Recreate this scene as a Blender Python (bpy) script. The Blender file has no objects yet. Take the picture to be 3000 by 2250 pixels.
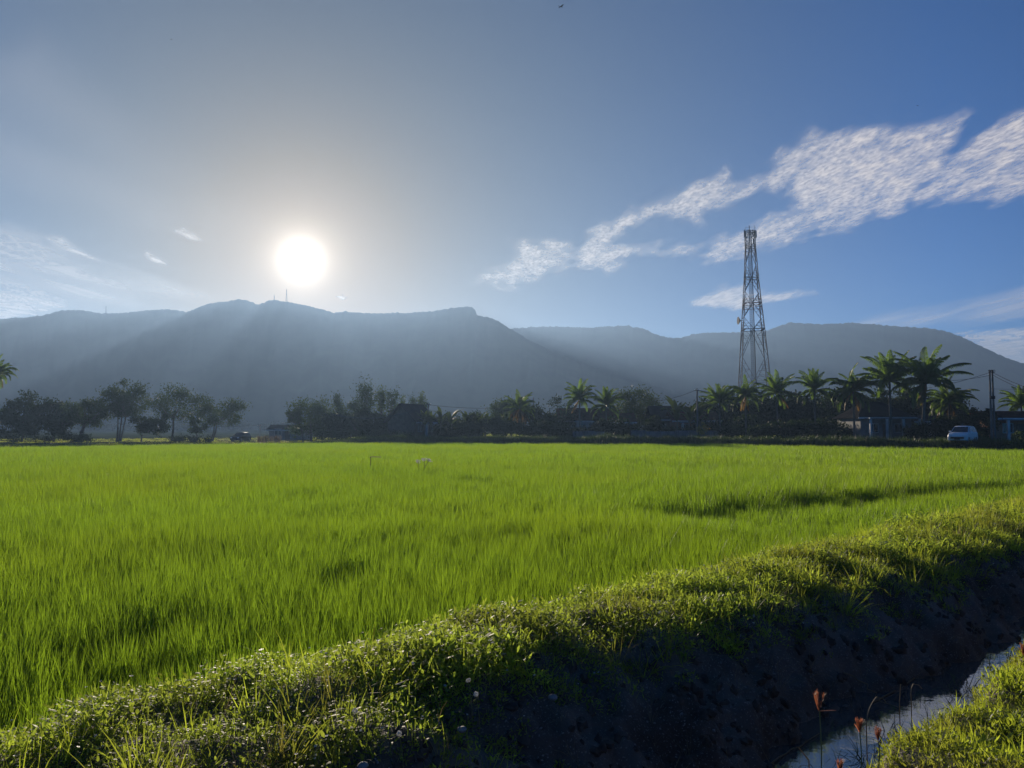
import bpy, math, random
import numpy as np
from mathutils import Vector, Matrix

# ------------------------------------------------------------------ camera, sky, sun, exposure
scene = bpy.context.scene
COL = scene.collection
F = 2266.0                      # focal length in pixels of a 3000 px wide picture
CAMZ = 2.45
PITCH = math.atan(127.0 / F)
cd = bpy.data.cameras.new('camera'); cam = bpy.data.objects.new('camera', cd); COL.objects.link(cam)
cam.location = (0, 0, CAMZ); cam.rotation_euler = (math.pi / 2 + PITCH, 0, 0)
cd.sensor_width = 36; cd.lens = 36 * F / 3000; cd.clip_start = 0.1; cd.clip_end = 80000
scene.camera = cam
CP, SP = math.cos(PITCH), math.sin(PITCH)

def ray(px, py):
    u = (px - 1500) / F; v = -(py - 1125) / F
    return np.array([u, CP - SP * v, SP + CP * v])

def at(px, py, Y):
    d = ray(px, py); return np.array([0, 0, CAMZ]) + d * (Y / d[1])

SUN = ray(883, 762); SUN = SUN / np.linalg.norm(SUN)
SUN_EL = math.asin(SUN[2]); SUN_AZ = math.atan2(SUN[0], SUN[1])   # azimuth from +Y towards +X

scene.render.engine = 'CYCLES'
scene.cycles.use_denoising = True
scene.cycles.max_bounces = 6
scene.cycles.diffuse_bounces = 2
scene.cycles.glossy_bounces = 2
scene.cycles.transmission_bounces = 4
scene.cycles.transparent_max_bounces = 8
scene.cycles.volume_bounces = 0
scene.cycles.sample_clamp_indirect = 6
scene.view_settings.view_transform = 'Standard'
scene.view_settings.look = 'None'
scene.view_settings.gamma = 1
scene.view_settings.use_curve_mapping = False
scene.view_settings.exposure = 0.55

world = bpy.data.worlds.new('World'); scene.world = world; world.use_nodes = True
wt = world.node_tree; wt.nodes.clear()
def N(t, typ, **kw):
    n = t.nodes.new(typ)
    for k, v in kw.items(): setattr(n, k, v)
    return n
def math_node(t, op, a, b=None, c=None):
    n = N(t, 'ShaderNodeMath', operation=op)
    for i, x in enumerate((a, b, c)):
        if x is None: continue
        if isinstance(x, (int, float)): n.inputs[i].default_value = x
        else: t.links.new(x, n.inputs[i])
    return n.outputs[0]
def mixrgb(t, typ, fac, a, b):
    n = N(t, 'ShaderNodeMix', data_type='RGBA', blend_type=typ)
    for i, x in ((0, fac), (6, a), (7, b)):
        if isinstance(x, (int, float)): n.inputs[i].default_value = x
        elif isinstance(x, tuple): n.inputs[i].default_value = (*x[:3], 1)
        else: t.links.new(x, n.inputs[i])
    return n.outputs[2]

sky = N(wt, 'ShaderNodeTexSky', sky_type='NISHITA', sun_disc=False, sun_elevation=SUN_EL, sun_rotation=SUN_AZ,
        altitude=0, air_density=0.6, dust_density=0.1, ozone_density=6.0)
geo = N(wt, 'ShaderNodeTexCoord')
dot = N(wt, 'ShaderNodeVectorMath', operation='DOT_PRODUCT')
nrm = N(wt, 'ShaderNodeVectorMath', operation='NORMALIZE')
wt.links.new(geo.outputs['Generated'], nrm.inputs[0]); wt.links.new(nrm.outputs[0], dot.inputs[0]); dot.inputs[1].default_value = SUN
ang = math_node(wt, 'MULTIPLY', math_node(wt, 'ARCCOSINE', math_node(wt, 'MINIMUM', dot.outputs['Value'], 0.9999999)), 57.29578)
def falloff(scale, amp, power=1.0):
    q = math_node(wt, 'DIVIDE', ang, scale)
    if power != 1.0: q = math_node(wt, 'POWER', q, power)
    return math_node(wt, 'MULTIPLY', math_node(wt, 'EXPONENT', math_node(wt, 'MULTIPLY', q, -1.0)), amp)
# the sun and its aureole in the hazy air round it (values in sky units)
glow_core = falloff(.62, 80.0)
glow_near = falloff(2.6, 9.0)
glow_wide = falloff(4.8, 4.8)
colr = sky.outputs[0]
SKY_NEAR, SKY_FAR = (1.5, .48, .06), (.0, .92, 1.26)      # milky air round the sun, deep clear blue away from it
mrg = N(wt, 'ShaderNodeMapRange'); mrg.inputs[1].default_value = 7; mrg.inputs[2].default_value = 44; wt.links.new(ang, mrg.inputs[0])
colr = mixrgb(wt, 'MULTIPLY', 1.0, colr, mixrgb(wt, 'MIX', mrg.outputs[0], SKY_NEAR, SKY_FAR))
for g, c in ((glow_core, (1, .96, .88)), (glow_near, (1, .84, .64)), (glow_wide, (1, .6, .2))):
    comb = N(wt, 'ShaderNodeVectorMath', operation='SCALE'); comb.inputs[0].default_value = c
    wt.links.new(g, comb.inputs['Scale'])
    colr = mixrgb(wt, 'ADD', 1.0, colr, comb.outputs[0])
bg = N(wt, 'ShaderNodeBackground'); bg.inputs['Strength'].default_value = 0.05
wt.links.new(colr, bg.inputs['Color'])
wo = N(wt, 'ShaderNodeOutputWorld'); wt.links.new(bg.outputs[0], wo.inputs[0])

sl = bpy.data.lights.new('sun', 'SUN'); sl.energy = 5.0; sl.angle = math.radians(0.5); sl.color = (1, .85, .66)
so = bpy.data.objects.new('sun', sl); COL.objects.link(so)
so.rotation_euler = Vector(-SUN).to_track_quat('-Z', 'Y').to_euler(); so.location = (0, 0, 300)

# ------------------------------------------------------------------ helpers
R = np.random.default_rng(7)

def tag(o, label=None, cat=None, group=None, kind=None):
    if label: o['label'] = label
    if cat: o['category'] = cat
    if group: o['group'] = group
    if kind: o['kind'] = kind
    return o

def thing(name, label, cat, loc, rz=0.0, group=None):
    o = bpy.data.objects.new(name, None); COL.objects.link(o)
    o.location = tuple(float(v) for v in loc); o.rotation_euler = (0, 0, rz); o.empty_display_size = .3
    return tag(o, label, cat, group)

class MB:
    """collects vertices and faces; build() links them as one mesh object"""
    def __init__(s): s.V = []; s.F = []; s.T = []; s.n = 0
    def add(s, v, f, mi=0, t=None):
        v = np.asarray(v, float).reshape(-1, 3); f = np.asarray(f, int)
        s.V.append(v); s.F.append((f + s.n, mi)); s.n += len(v)
        s.T.append(np.full(len(v), .5) if t is None else np.asarray(t, float))
        return s
    def box(s, c, size, rz=0.0, mi=0, taper=1.0):
        x, y, z = (q / 2 for q in size); k = taper
        v = np.array([(-x, -y, -z), (x, -y, -z), (x, y, -z), (-x, y, -z), (-x * k, -y * k, z), (x * k, -y * k, z), (x * k, y * k, z), (-x * k, y * k, z)])
        ca, sa = math.cos(rz), math.sin(rz)
        v = np.c_[v[:, 0] * ca - v[:, 1] * sa, v[:, 0] * sa + v[:, 1] * ca, v[:, 2]] + np.asarray(c, float)
        return s.add(v, [(3, 2, 1, 0), (4, 5, 6, 7), (0, 1, 5, 4), (1, 2, 6, 5), (2, 3, 7, 6), (3, 0, 4, 7)], mi)
    def tube(s, pts, rad, n=6, mi=0, cap=True):
        p = np.asarray(pts, float); m = len(p)
        r = np.broadcast_to(np.asarray(rad, float), (m,))
        d = np.gradient(p, axis=0); d /= np.linalg.norm(d, axis=1)[:, None] + 1e-9
        up = np.where(np.abs(d[:, 2:3]) > .9, [[1., 0, 0]], [[0, 0, 1.]])
        a = np.cross(d, up); a /= np.linalg.norm(a, axis=1)[:, None] + 1e-9
        b = np.cross(d, a)
        th = np.arange(n) * 2 * math.pi / n
        v = p[:, None] + r[:, None, None] * (np.cos(th)[None, :, None] * a[:, None] + np.sin(th)[None, :, None] * b[:, None])
        i = np.arange(m - 1)[:, None] * n; j = np.arange(n)[None]; k = (j + 1) % n
        f = np.stack([i + j, i + k, i + n + k, i + n + j], -1).reshape(-1, 4)
        s.add(v, f, mi)
        if cap:
            o = s.n - m * n
            s.F.append((np.array([list(range(o + n - 1, o - 1, -1))]), mi)); s.F.append((np.array([list(range(o + (m - 1) * n, o + m * n))]), mi))
        return s
    def bar(s, a, b, r, n=4, mi=0): return s.tube([a, b], r, n, mi)
    def poly(s, pts, mi=0): return s.add(pts, [list(range(len(pts)))], mi)
    def prism(s, pts, d, mi=0):
        """closed polygon pts (k,3) pushed along vector d"""
        p = np.asarray(pts, float); k = len(p); d = np.asarray(d, float)
        s.add(np.r_[p, p + d], np.array([[i, (i + 1) % k, k + (i + 1) % k, k + i] for i in range(k)]), mi)
        o = s.n - 2 * k
        s.F.append((np.array([list(range(o + k - 1, o - 1, -1))]), mi)); s.F.append((np.array([list(range(o + k, o + 2 * k))]), mi))
        return s
    def build(s, name, mats, parent=None, smooth=False, link=True):
        me = bpy.data.meshes.new(name)
        V = np.concatenate(s.V) if s.V else np.zeros((0, 3))
        me.vertices.add(len(V)); me.vertices.foreach_set('co', V.astype(np.float32).ravel())
        tot = np.concatenate([np.full(len(f), f.shape[1]) for f, _ in s.F]); mi = np.concatenate([np.full(len(f), m) for f, m in s.F])
        li = np.concatenate([f.ravel() for f, _ in s.F])
        me.loops.add(len(li)); me.loops.foreach_set('vertex_index', li.astype(np.int32))
        me.polygons.add(len(tot)); me.polygons.foreach_set('loop_start', np.r_[0, np.cumsum(tot)[:-1]].astype(np.int32))
        me.polygons.foreach_set('material_index', mi.astype(np.int32))
        me.polygons.foreach_set('use_smooth', np.full(len(tot), bool(smooth)))
        at_ = me.attributes.new('tint', 'FLOAT', 'POINT'); at_.data.foreach_set('value', np.concatenate(s.T).astype(np.float32))
        me.update(calc_edges=True); me.validate()
        for m in (mats if isinstance(mats, (list, tuple)) else [mats]): me.materials.append(m)
        o = bpy.data.objects.new(name, me)
        if link: COL.objects.link(o)
        if parent is not None: o.parent = parent
        return o

def ribbons(mb, base, az, lean, curve, L, W, K=3, prof=None, tint=None, twist=None, mi=0):
    """n tapering leaves: each leaves its base at angle `lean` from the vertical and bends by `curve` more"""
    n = len(az); base = np.asarray(base, float).reshape(n, 3)
    prof = np.asarray(prof if prof is not None else np.linspace(1, .08, K + 1))
    tw = np.zeros(n) if twist is None else twist
    wv = np.c_[-np.sin(az + tw), np.cos(az + tw), np.zeros(n)]
    p = base.copy(); out = []
    for k in range(K + 1):
        w = (W * prof[k] * .5)[:, None] * wv
        out.append(np.stack([p - w, p + w], 1))
        th = lean + curve * ((k + 1) / K) ** 1.3
        st = (L / K)[:, None]
        p = p + st * np.c_[np.sin(th) * np.cos(az), np.sin(th) * np.sin(az), np.cos(th)]
    v = np.stack(out, 1)                                   # n,K+1,2,3
    o = np.arange(n)[:, None] * (2 * (K + 1)); k = np.arange(K)[None] * 2
    f = np.stack([o + k, o + k + 1, o + k + 3, o + k + 2], -1).reshape(-1, 4)
    t = np.repeat(R.random(n) if tint is None else tint, 2 * (K + 1))
    mb.add(v, f, mi, t)

def leaf_cards(mb, c, a, b, tint=None, mi=0, flat=0.0, hang=0.0):
    """kite shaped leaves at centres c, long a, wide b, random direction"""
    n = len(c)
    u = R.normal(size=(n, 3)); u[:, 2] = u[:, 2] * (1 - flat) - hang; u /= np.linalg.norm(u, axis=1)[:, None]
    q = R.normal(size=(n, 3)); q[:, 2] *= (1 - flat); v = np.cross(u, q)
    if flat > 0: v[:, 2] *= (1 - flat)
    v /= np.linalg.norm(v, axis=1)[:, None] + 1e-9
    A = (np.asarray(a) * np.ones(n))[:, None] * .5; B = (np.asarray(b) * np.ones(n))[:, None] * .5
    V = np.stack([c - u * A, c + v * B - u * A * .1, c + u * A, c - v * B - u * A * .1], 1)
    f = (np.arange(n)[:, None] * 4 + np.arange(4)[None])
    mb.add(V, f, mi, np.repeat(R.random(n) if tint is None else tint, 4))

_ph = np.random.default_rng(3)
_K = [(_ph.normal(size=2), _ph.random() * 6.28) for _ in range(40)]
def sn(x, y, sc=1.0, o=0, m=7):
    """smooth pseudo noise, about -1..1"""
    r = 0
    for i in range(m):
        (k, p) = _K[(i + o) % 40]; r = r + np.sin((k[0] * x + k[1] * y) * 2.2 / sc + p)
    return r / math.sqrt(m) * .8
def sstep(a, b, x): t = np.clip((x - a) / (b - a), 0, 1); return t * t * (3 - 2 * t)

# ------------------------------------------------------------------ materials
def new_mat(name):
    m = bpy.data.materials.new(name); m.use_nodes = True; t = m.node_tree; t.nodes.clear()
    return m, t, N(t, 'ShaderNodeOutputMaterial')

def mat(name, col, rough=.7, var=.25, scale=3.0, metal=0.0, spec=.5, bump=0.0, bscale=None, col2=None, coord='Object'):
    m, t, out = new_mat(name)
    p = N(t, 'ShaderNodeBsdfPrincipled'); p.inputs['Roughness'].default_value = rough
    p.inputs['Metallic'].default_value = metal; p.inputs['Specular IOR Level'].default_value = spec
    tc = N(t, 'ShaderNodeTexCoord'); nz = N(t, 'ShaderNodeTexNoise'); nz.inputs['Scale'].default_value = scale; nz.inputs['Detail'].default_value = 6
    t.links.new(tc.outputs[coord], nz.inputs['Vector'])
    c2 = col2 or tuple(max(0, q * (1 - var)) for q in col); c1 = tuple(q * (1 + var) for q in col) if col2 is None else col
    rmp = N(t, 'ShaderNodeMapRange'); rmp.inputs[1].default_value = .32; rmp.inputs[2].default_value = .68
    t.links.new(nz.outputs[0], rmp.inputs[0])
    t.links.new(mixrgb(t, 'MIX', rmp.outputs[0], c2, c1), p.inputs['Base Color'])
    if bump:
        b = N(t, 'ShaderNodeBump'); b.inputs['Strength'].default_value = bump; b.inputs['Distance'].default_value = .05
        n2 = N(t, 'ShaderNodeTexNoise'); n2.inputs['Scale'].default_value = bscale or scale * 4; n2.inputs['Detail'].default_value = 8
        t.links.new(tc.outputs[coord], n2.inputs['Vector']); t.links.new(n2.outputs[0], b.inputs['Height']); t.links.new(b.outputs[0], p.inputs['Normal'])
    t.links.new(p.outputs[0], out.inputs[0])
    return m

def leaf(name, c1, c2, trans, tf=.5, rough=.45, spec=.4, patch=None):
    """a leaf: diffuse and glossy front, light coming through from behind; tint attribute varies it leaf by leaf"""
    m, t, out = new_mat(name)
    a = N(t, 'ShaderNodeAttribute', attribute_name='tint')
    oi = N(t, 'ShaderNodeObjectInfo')
    fac = math_node(t, 'MULTIPLY_ADD', oi.outputs['Random'], .5, math_node(t, 'MULTIPLY', a.outputs['Fac'], .5))
    base = mixrgb(t, 'MIX', fac, c1, c2)
    tcol = mixrgb(t, 'MIX', fac, tuple(q * .7 for q in trans), tuple(q * 1.3 for q in trans))
    if patch:
        tc = N(t, 'ShaderNodeNewGeometry'); nz = N(t, 'ShaderNodeTexNoise'); nz.inputs['Scale'].default_value = patch[0]; nz.inputs['Detail'].default_value = 3
        t.links.new(tc.outputs['Position'], nz.inputs['Vector'])
        r = N(t, 'ShaderNodeMapRange'); r.inputs[1].default_value = .45; r.inputs[2].default_value = .7; t.links.new(nz.outputs[0], r.inputs[0])
        base = mixrgb(t, 'MIX', r.outputs[0], base, patch[1]); tcol = mixrgb(t, 'MIX', r.outputs[0], tcol, patch[2])
    p = N(t, 'ShaderNodeBsdfPrincipled'); p.inputs['Roughness'].default_value = rough; p.inputs['Specular IOR Level'].default_value = spec
    t.links.new(base, p.inputs['Base Color'])
    tr = N(t, 'ShaderNodeBsdfTranslucent'); t.links.new(tcol, tr.inputs['Color'])
    mx = N(t, 'ShaderNodeMixShader'); mx.inputs[0].default_value = tf
    t.links.new(p.outputs[0], mx.inputs[1]); t.links.new(tr.outputs[0], mx.inputs[2]); t.links.new(mx.outputs[0], out.inputs[0])
    return m

M = {}
M['rice'] = leaf('rice_leaf', (.045, .10, .012), (.08, .14, .016), (.30, .48, .024), tf=.6, rough=.5, spec=.3, patch=(.09, (.09, .12, .02), (.35, .51, .02)))
M['weed'] = leaf('weed_leaf', (.06, .11, .02), (.11, .14, .03), (.54, .70, .07), tf=.62, rough=.5, spec=.28, patch=(.7, (.085, .10, .03), (.36, .42, .05)))
M['lawn'] = leaf('lawn_leaf', (.05, .09, .015), (.09, .12, .02), (.56, .68, .05), tf=.62, rough=.45, spec=.4, patch=(1.3, (.10, .09, .035), (.30, .26, .05)))
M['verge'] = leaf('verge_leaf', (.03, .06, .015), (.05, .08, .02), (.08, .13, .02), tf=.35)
M['dry'] = leaf('dry_stalk', (.16, .12, .07), (.26, .2, .11), (.25, .18, .08), tf=.3, rough=.6)
M['flower'] = leaf('white_petal', (.55, .55, .52), (.7, .7, .66), (.6, .6, .56), tf=.4)
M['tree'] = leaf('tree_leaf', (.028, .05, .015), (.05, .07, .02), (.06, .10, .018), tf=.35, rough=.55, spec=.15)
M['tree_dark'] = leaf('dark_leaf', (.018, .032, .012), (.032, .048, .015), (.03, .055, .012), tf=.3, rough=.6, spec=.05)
M['tree_pale'] = leaf('pale_leaf', (.05, .08, .025), (.09, .12, .035), (.10, .15, .02), tf=.35, rough=.6, spec=.08)
M['palm'] = leaf('palm_leaf', (.03, .06, .015), (.06, .09, .02), (.20, .33, .035), tf=.5, rough=.42, spec=.4)
M['palm_old'] = leaf('old_palm_leaf', (.16, .09, .03), (.24, .15, .04), (.30, .17, .03), tf=.45, rough=.5)
M['yellow'] = leaf('yellow_leaf', (.3, .22, .03), (.45, .32, .04), (.5, .36, .04), tf=.4)
M['bark'] = mat('bark', (.09, .075, .06), .85, .35, 4, bump=.5)
M['palm_bark'] = mat('palm_bark', (.13, .115, .095), .85, .3, 5, bump=.5)
M['soil'] = mat('dark_soil', (.035, .028, .024), .85, .5, 5, bump=1.0, bscale=26, spec=.3)
M['clod'] = mat('earth_clod', (.11, .085, .062), .9, .4, 8, col2=(.035, .026, .02))
M['turf_soil'] = mat('turf_soil', (.04, .04, .02), .9, .4, 3, bump=.6)
M['mud'] = mat('paddy_mud', (.035, .03, .02), .55, .4, .6)
M['ground'] = mat('rough_ground', (.045, .06, .022), 1.0, .45, .12, spec=0.0)
M['pebble'] = mat('pebble', (.2, .19, .18), .7, .4, 30)
M['hill'] = mat('forest_cover', (.028, .045, .02), .95, .45, .02, spec=.05, bump=.25, bscale=.06)

# ------------------------------------------------------------------ ground
TD = np.array([.741, .672]); ND = np.array([-.672, .741])      # along the canal, across it towards the field
def ts(t, s): return t * TD[0] + s * ND[0], t * TD[1] + s * ND[1]
def to_ts(x, y): return x * TD[0] + y * TD[1], x * ND[0] + y * ND[1]
def s_top(t):                       # where the far bank breaks off into the canal
    return np.interp(t, [-5, 1.2, 2.2, 3.2, 4.2, 6.5, 9, 13, 19], [3.6, 3.6, 3.6, 4.1, 4.35, 4.15, 4.05, 4.05, 4.4]) + .14 * sn(t, 0, 1.3, 5)
def s_rice(t):                      # where the rice starts
    return np.interp(t, [-20, 1, 4, 9, 14, 24, 80], [5.4, 5.45, 5.95, 6.0, 6.1, 6.1, 6.1]) + .12 * sn(t, 3, 1.6, 9)
WATER = -.15
def bank_z(t, s):
    st = s_top(t); near = .75 + .05 * sn(t, s, .9, 2) + .02 * sn(t, s, .3, 8)
    e0 = 1.66 + .08 * sn(t, 1, .8, 11)
    a = sstep(0, 1, (s - e0) / .55)                       # near bank falls into the water
    z = near * (1 - a) + (-.75) * a
    foot = 2.62 + .10 * sn(t, 2, 1.1, 14)
    b = np.clip((s - foot) / (st - foot), 0, 1)
    rough = (.13 * sn(t * 1.0, s, .5, 4) + .08 * sn(t, s, .2, 17) + .03 * sn(t, s, .09, 30)) * np.sin(np.pi * np.clip(b, 0, 1)) + .03 * sn(t, s, .3, 22)
    top = .58 + .08 * np.exp(-((s - 4.95) / .6) ** 2) + .05 * sn(t, s, .6, 20)
    far = -.75 + (top + .75) * (b ** .85) + rough * (b > 0)
    z = np.where(s > 2.4, far, z)
    c = sstep(5.55, 6.3, s)
    return z * (1 - c) + (-.06) * c

def grid_mesh(name, X, Y, Z, m, smooth=True, **kw):
    a, b = X.shape
    i = np.arange(a - 1)[:, None] * b + np.arange(b - 1)[None]
    f = np.stack([i, i + 1, i + b + 1, i + b], -1).reshape(-1, 4)
    mb = MB(); mb.add(np.stack([X, Y, Z], -1), f)
    return mb.build(name, m, smooth=smooth)

tt = np.unique(np.r_[np.linspace(-300, -8, 14), np.linspace(-8, 0, 30), np.linspace(0, 14, 281), np.linspace(14, 40, 160), np.linspace(40, 110, 90), np.linspace(110, 500, 10)])
ss = np.unique(np.r_[np.linspace(-400, -6, 8), np.linspace(-6, 1.3, 60), np.linspace(1.3, 6.4, 150), 7.4])
T_, S_ = np.meshgrid(tt, ss, indexing='ij')
Zb = bank_z(T_, S_); Xb, Yb = ts(T_, S_)
def bank_material():
    m, t, out = new_mat('bank_earth')
    p = N(t, 'ShaderNodeBsdfPrincipled'); p.inputs['Roughness'].default_value = .8; p.inputs['Specular IOR Level'].default_value = .3
    tc = N(t, 'ShaderNodeTexCoord')
    def nz(sc, d=6):
        n = N(t, 'ShaderNodeTexNoise'); n.inputs['Scale'].default_value = sc; n.inputs['Detail'].default_value = d; t.links.new(tc.outputs['Object'], n.inputs['Vector']); return n.outputs[0]
    def mr(x, a, b):
        r = N(t, 'ShaderNodeMapRange'); r.inputs[1].default_value = a; r.inputs[2].default_value = b; t.links.new(x, r.inputs[0]); return r.outputs[0]
    c = mixrgb(t, 'MIX', mr(nz(1.3), .35, .65), (.06, .046, .034), (.18, .15, .118))
    c = mixrgb(t, 'MIX', mr(nz(60, 2), .6, .72), c, (.3, .27, .24))
    t.links.new(c, p.inputs['Base Color'])
    b = N(t, 'ShaderNodeBump'); b.inputs['Strength'].default_value = 1; b.inputs['Distance'].default_value = .04
    t.links.new(math_node(t, 'ADD', nz(9), math_node(t, 'MULTIPLY', nz(40), .5)), b.inputs['Height']); t.links.new(b.outputs[0], p.inputs['Normal'])
    t.links.new(p.outputs[0], out.inputs[0]); return m
tag(grid_mesh('canal_bank', Xb, Yb, Zb, bank_material()), 'dark earth canal bank with a crumbling face above the water', 'bank', kind='structure')

# water of the canal
def water_material():
    m, t, out = new_mat('canal_water')
    p = N(t, 'ShaderNodeBsdfPrincipled'); p.inputs['Base Color'].default_value = (.09, .085, .075, 1)
    p.inputs['Roughness'].default_value = .05; p.inputs['IOR'].default_value = 3.0
    tc = N(t, 'ShaderNodeTexCoord'); nz = N(t, 'ShaderNodeTexNoise'); nz.inputs['Scale'].default_value = 7; nz.inputs['Detail'].default_value = 4
    t.links.new(tc.outputs['Object'], nz.inputs['Vector'])
    b = N(t, 'ShaderNodeBump'); b.inputs['Strength'].default_value = .05; b.inputs['Distance'].default_value = .03
    t.links.new(nz.outputs[0], b.inputs['Height']); t.links.new(b.outputs[0], p.inputs['Normal']); t.links.new(p.outputs[0], out.inputs[0])
    return m
tw = np.linspace(-60, 120, 90); sw = np.linspace(1.2, 3.9, 8)
T2, S2 = np.meshgrid(tw, sw, indexing='ij'); xw, yw = ts(T2, S2)
tag(grid_mesh('canal_water', xw, yw, np.full_like(xw, WATER), water_material()), 'still dark water in the canal reflecting the sky', 'water', kind='structure')

# the edge of the field far away and the ground beyond it
EX = np.array([-400, -90, -50, -36, -30, -17, -2, 10, 23, 34, 45.5, 60, 400]); EY = np.array([-90, 60, 76, 88, 95, 97, 95, 92, 88, 78, 68.7, 56, -300])
def edge_y(x): return np.interp(x, EX, EY)
def zg_v(x): return .15 + .75 * sstep(-32, -14, x)
def zg(x, y):
    off = y - edge_y(x); return zg_v(x) * sstep(.2, 3.0, off)
gx = np.unique(np.r_[np.linspace(-2600, -120, 14), np.linspace(-120, 90, 180), np.linspace(90, 2600, 14)])
off = np.unique(np.r_[np.linspace(-.5, 4, 16), np.linspace(4, 60, 20), np.linspace(60, 400, 12), np.linspace(400, 3000, 14)])
GX, GO = np.meshgrid(gx, off, indexing='ij'); GY = edge_y(np.clip(GX, -90, 60)) + GO
gz = zg_v(GX) * sstep(.2, 3.0, GO) + .08 * sn(GX, GY, 6, 1) * sstep(2, 8, GO) - .05 * (GO < 0)
tag(grid_mesh('ground', GX, GY, gz, M['ground']), 'rough grassy ground beyond the rice field', 'ground', kind='structure')
fx = np.linspace(-400, 60, 300); v = np.linspace(0, 1, 30)
FX, FV = np.meshgrid(fx, v, indexing='ij'); lo = np.minimum(8.3 + .907 * FX - .1, edge_y(FX) - .1); FY = lo + FV * (edge_y(FX) - lo + .3)
tag(grid_mesh('paddy_field', FX, FY, np.zeros_like(FX) + .004 * sn(FX, FY, 2, 3), M['mud']), 'wet brown mud under the rice plants', 'field', kind='structure')

# ------------------------------------------------------------------ hills
RIDGE = [(-900, 985), (-500, 960), (-200, 945), (0, 932), (108, 924), (170, 908), (217, 905), (264, 913), (325, 916), (380, 913), (420, 907), (475, 904), (515, 907), (539, 913), (576, 898), (610, 886), (664, 879), (698, 875), (719, 877), (746, 890), (759, 888), (780, 879), (807, 877), (841, 882), (888, 892), (929, 902), (970, 913), (1017, 911), (1058, 916), (1119, 916), (1187, 914), (1254, 911), (1302, 904), (1336, 898), (1376, 896), (1390, 902), (1397, 921), (1438, 931), (1465, 942), (1492, 960), (1560, 1000), (1640, 1040), (1760, 1085), (1900, 1125), (2050, 1165), (2250, 1215), (2500, 1262)]
RIDGE2 = [(900, 1010), (1200, 985), (1400, 965), (1492, 962), (1554, 957), (1630, 955), (1730, 959), (1792, 955), (1838, 953), (1876, 959), (1915, 974), (1953, 988), (1999, 989), (2038, 978), (2084, 974), (2168, 972), (2253, 967), (2291, 953), (2322, 943), (2376, 947), (2437, 947), (2491, 944), (2568, 949), (2645, 955), (2722, 959), (2775, 969), (2822, 986), (2875, 1011), (2914, 1030), (2952, 1047), (3000, 1065), (3200, 1120), (3500, 1170), (4000, 1235)]
def hill(name, label, ridge, Df, Dr, seed):
    rp = np.array(ridge, float); px = np.arange(rp[0, 0], rp[-1, 0] + 1, 4.0)
    py = np.interp(px, rp[:, 0], rp[:, 1]) + 1.0 * sn(px, 0, 18, seed)
    crest = (1.1 * sn(px, 5, 7, seed + 4) + np.abs(R.normal(size=len(px))) * 1.1) / F * Dr
    a = (px - 1500) / F
    H = np.maximum((1252 - py) / F * Dr, -2) + CAMZ
    u = np.r_[np.linspace(0, .9, 26), np.linspace(.93, 1, 5), np.linspace(1.06, 1.7, 8)]
    A, U = np.meshgrid(a, u, indexing='ij'); Hh = np.repeat(H[:, None], len(u), 1)
    D = Df + (Dr - Df) * U
    X = A * D; Y = D.copy()
    up = np.clip(U, 0, 1)
    sp = (sn(A * 2600, U * 240, 120, seed) * .05 + sn(A * 2600, U * 300, 60, seed + 9) * .02) * np.sin(np.pi * up) ** .8
    Z = np.where(U <= 1, Hh * (up ** 1.15 + sp) + crest[:, None] * up ** 14, Hh * (1 - ((U - 1) / .7) ** 1.2 * .8)) - .5
    return tag(grid_mesh(name, X, Y, Z, M['hill'], smooth=True), label, 'hill', kind='structure')
hill('hills', 'long forested hill range with a stepped summit under the sun', RIDGE, 800, 1200, 0)
hill('hills', 'lower rounded forested ridge behind the lattice tower', RIDGE2, 1100, 1550, 15)

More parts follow.
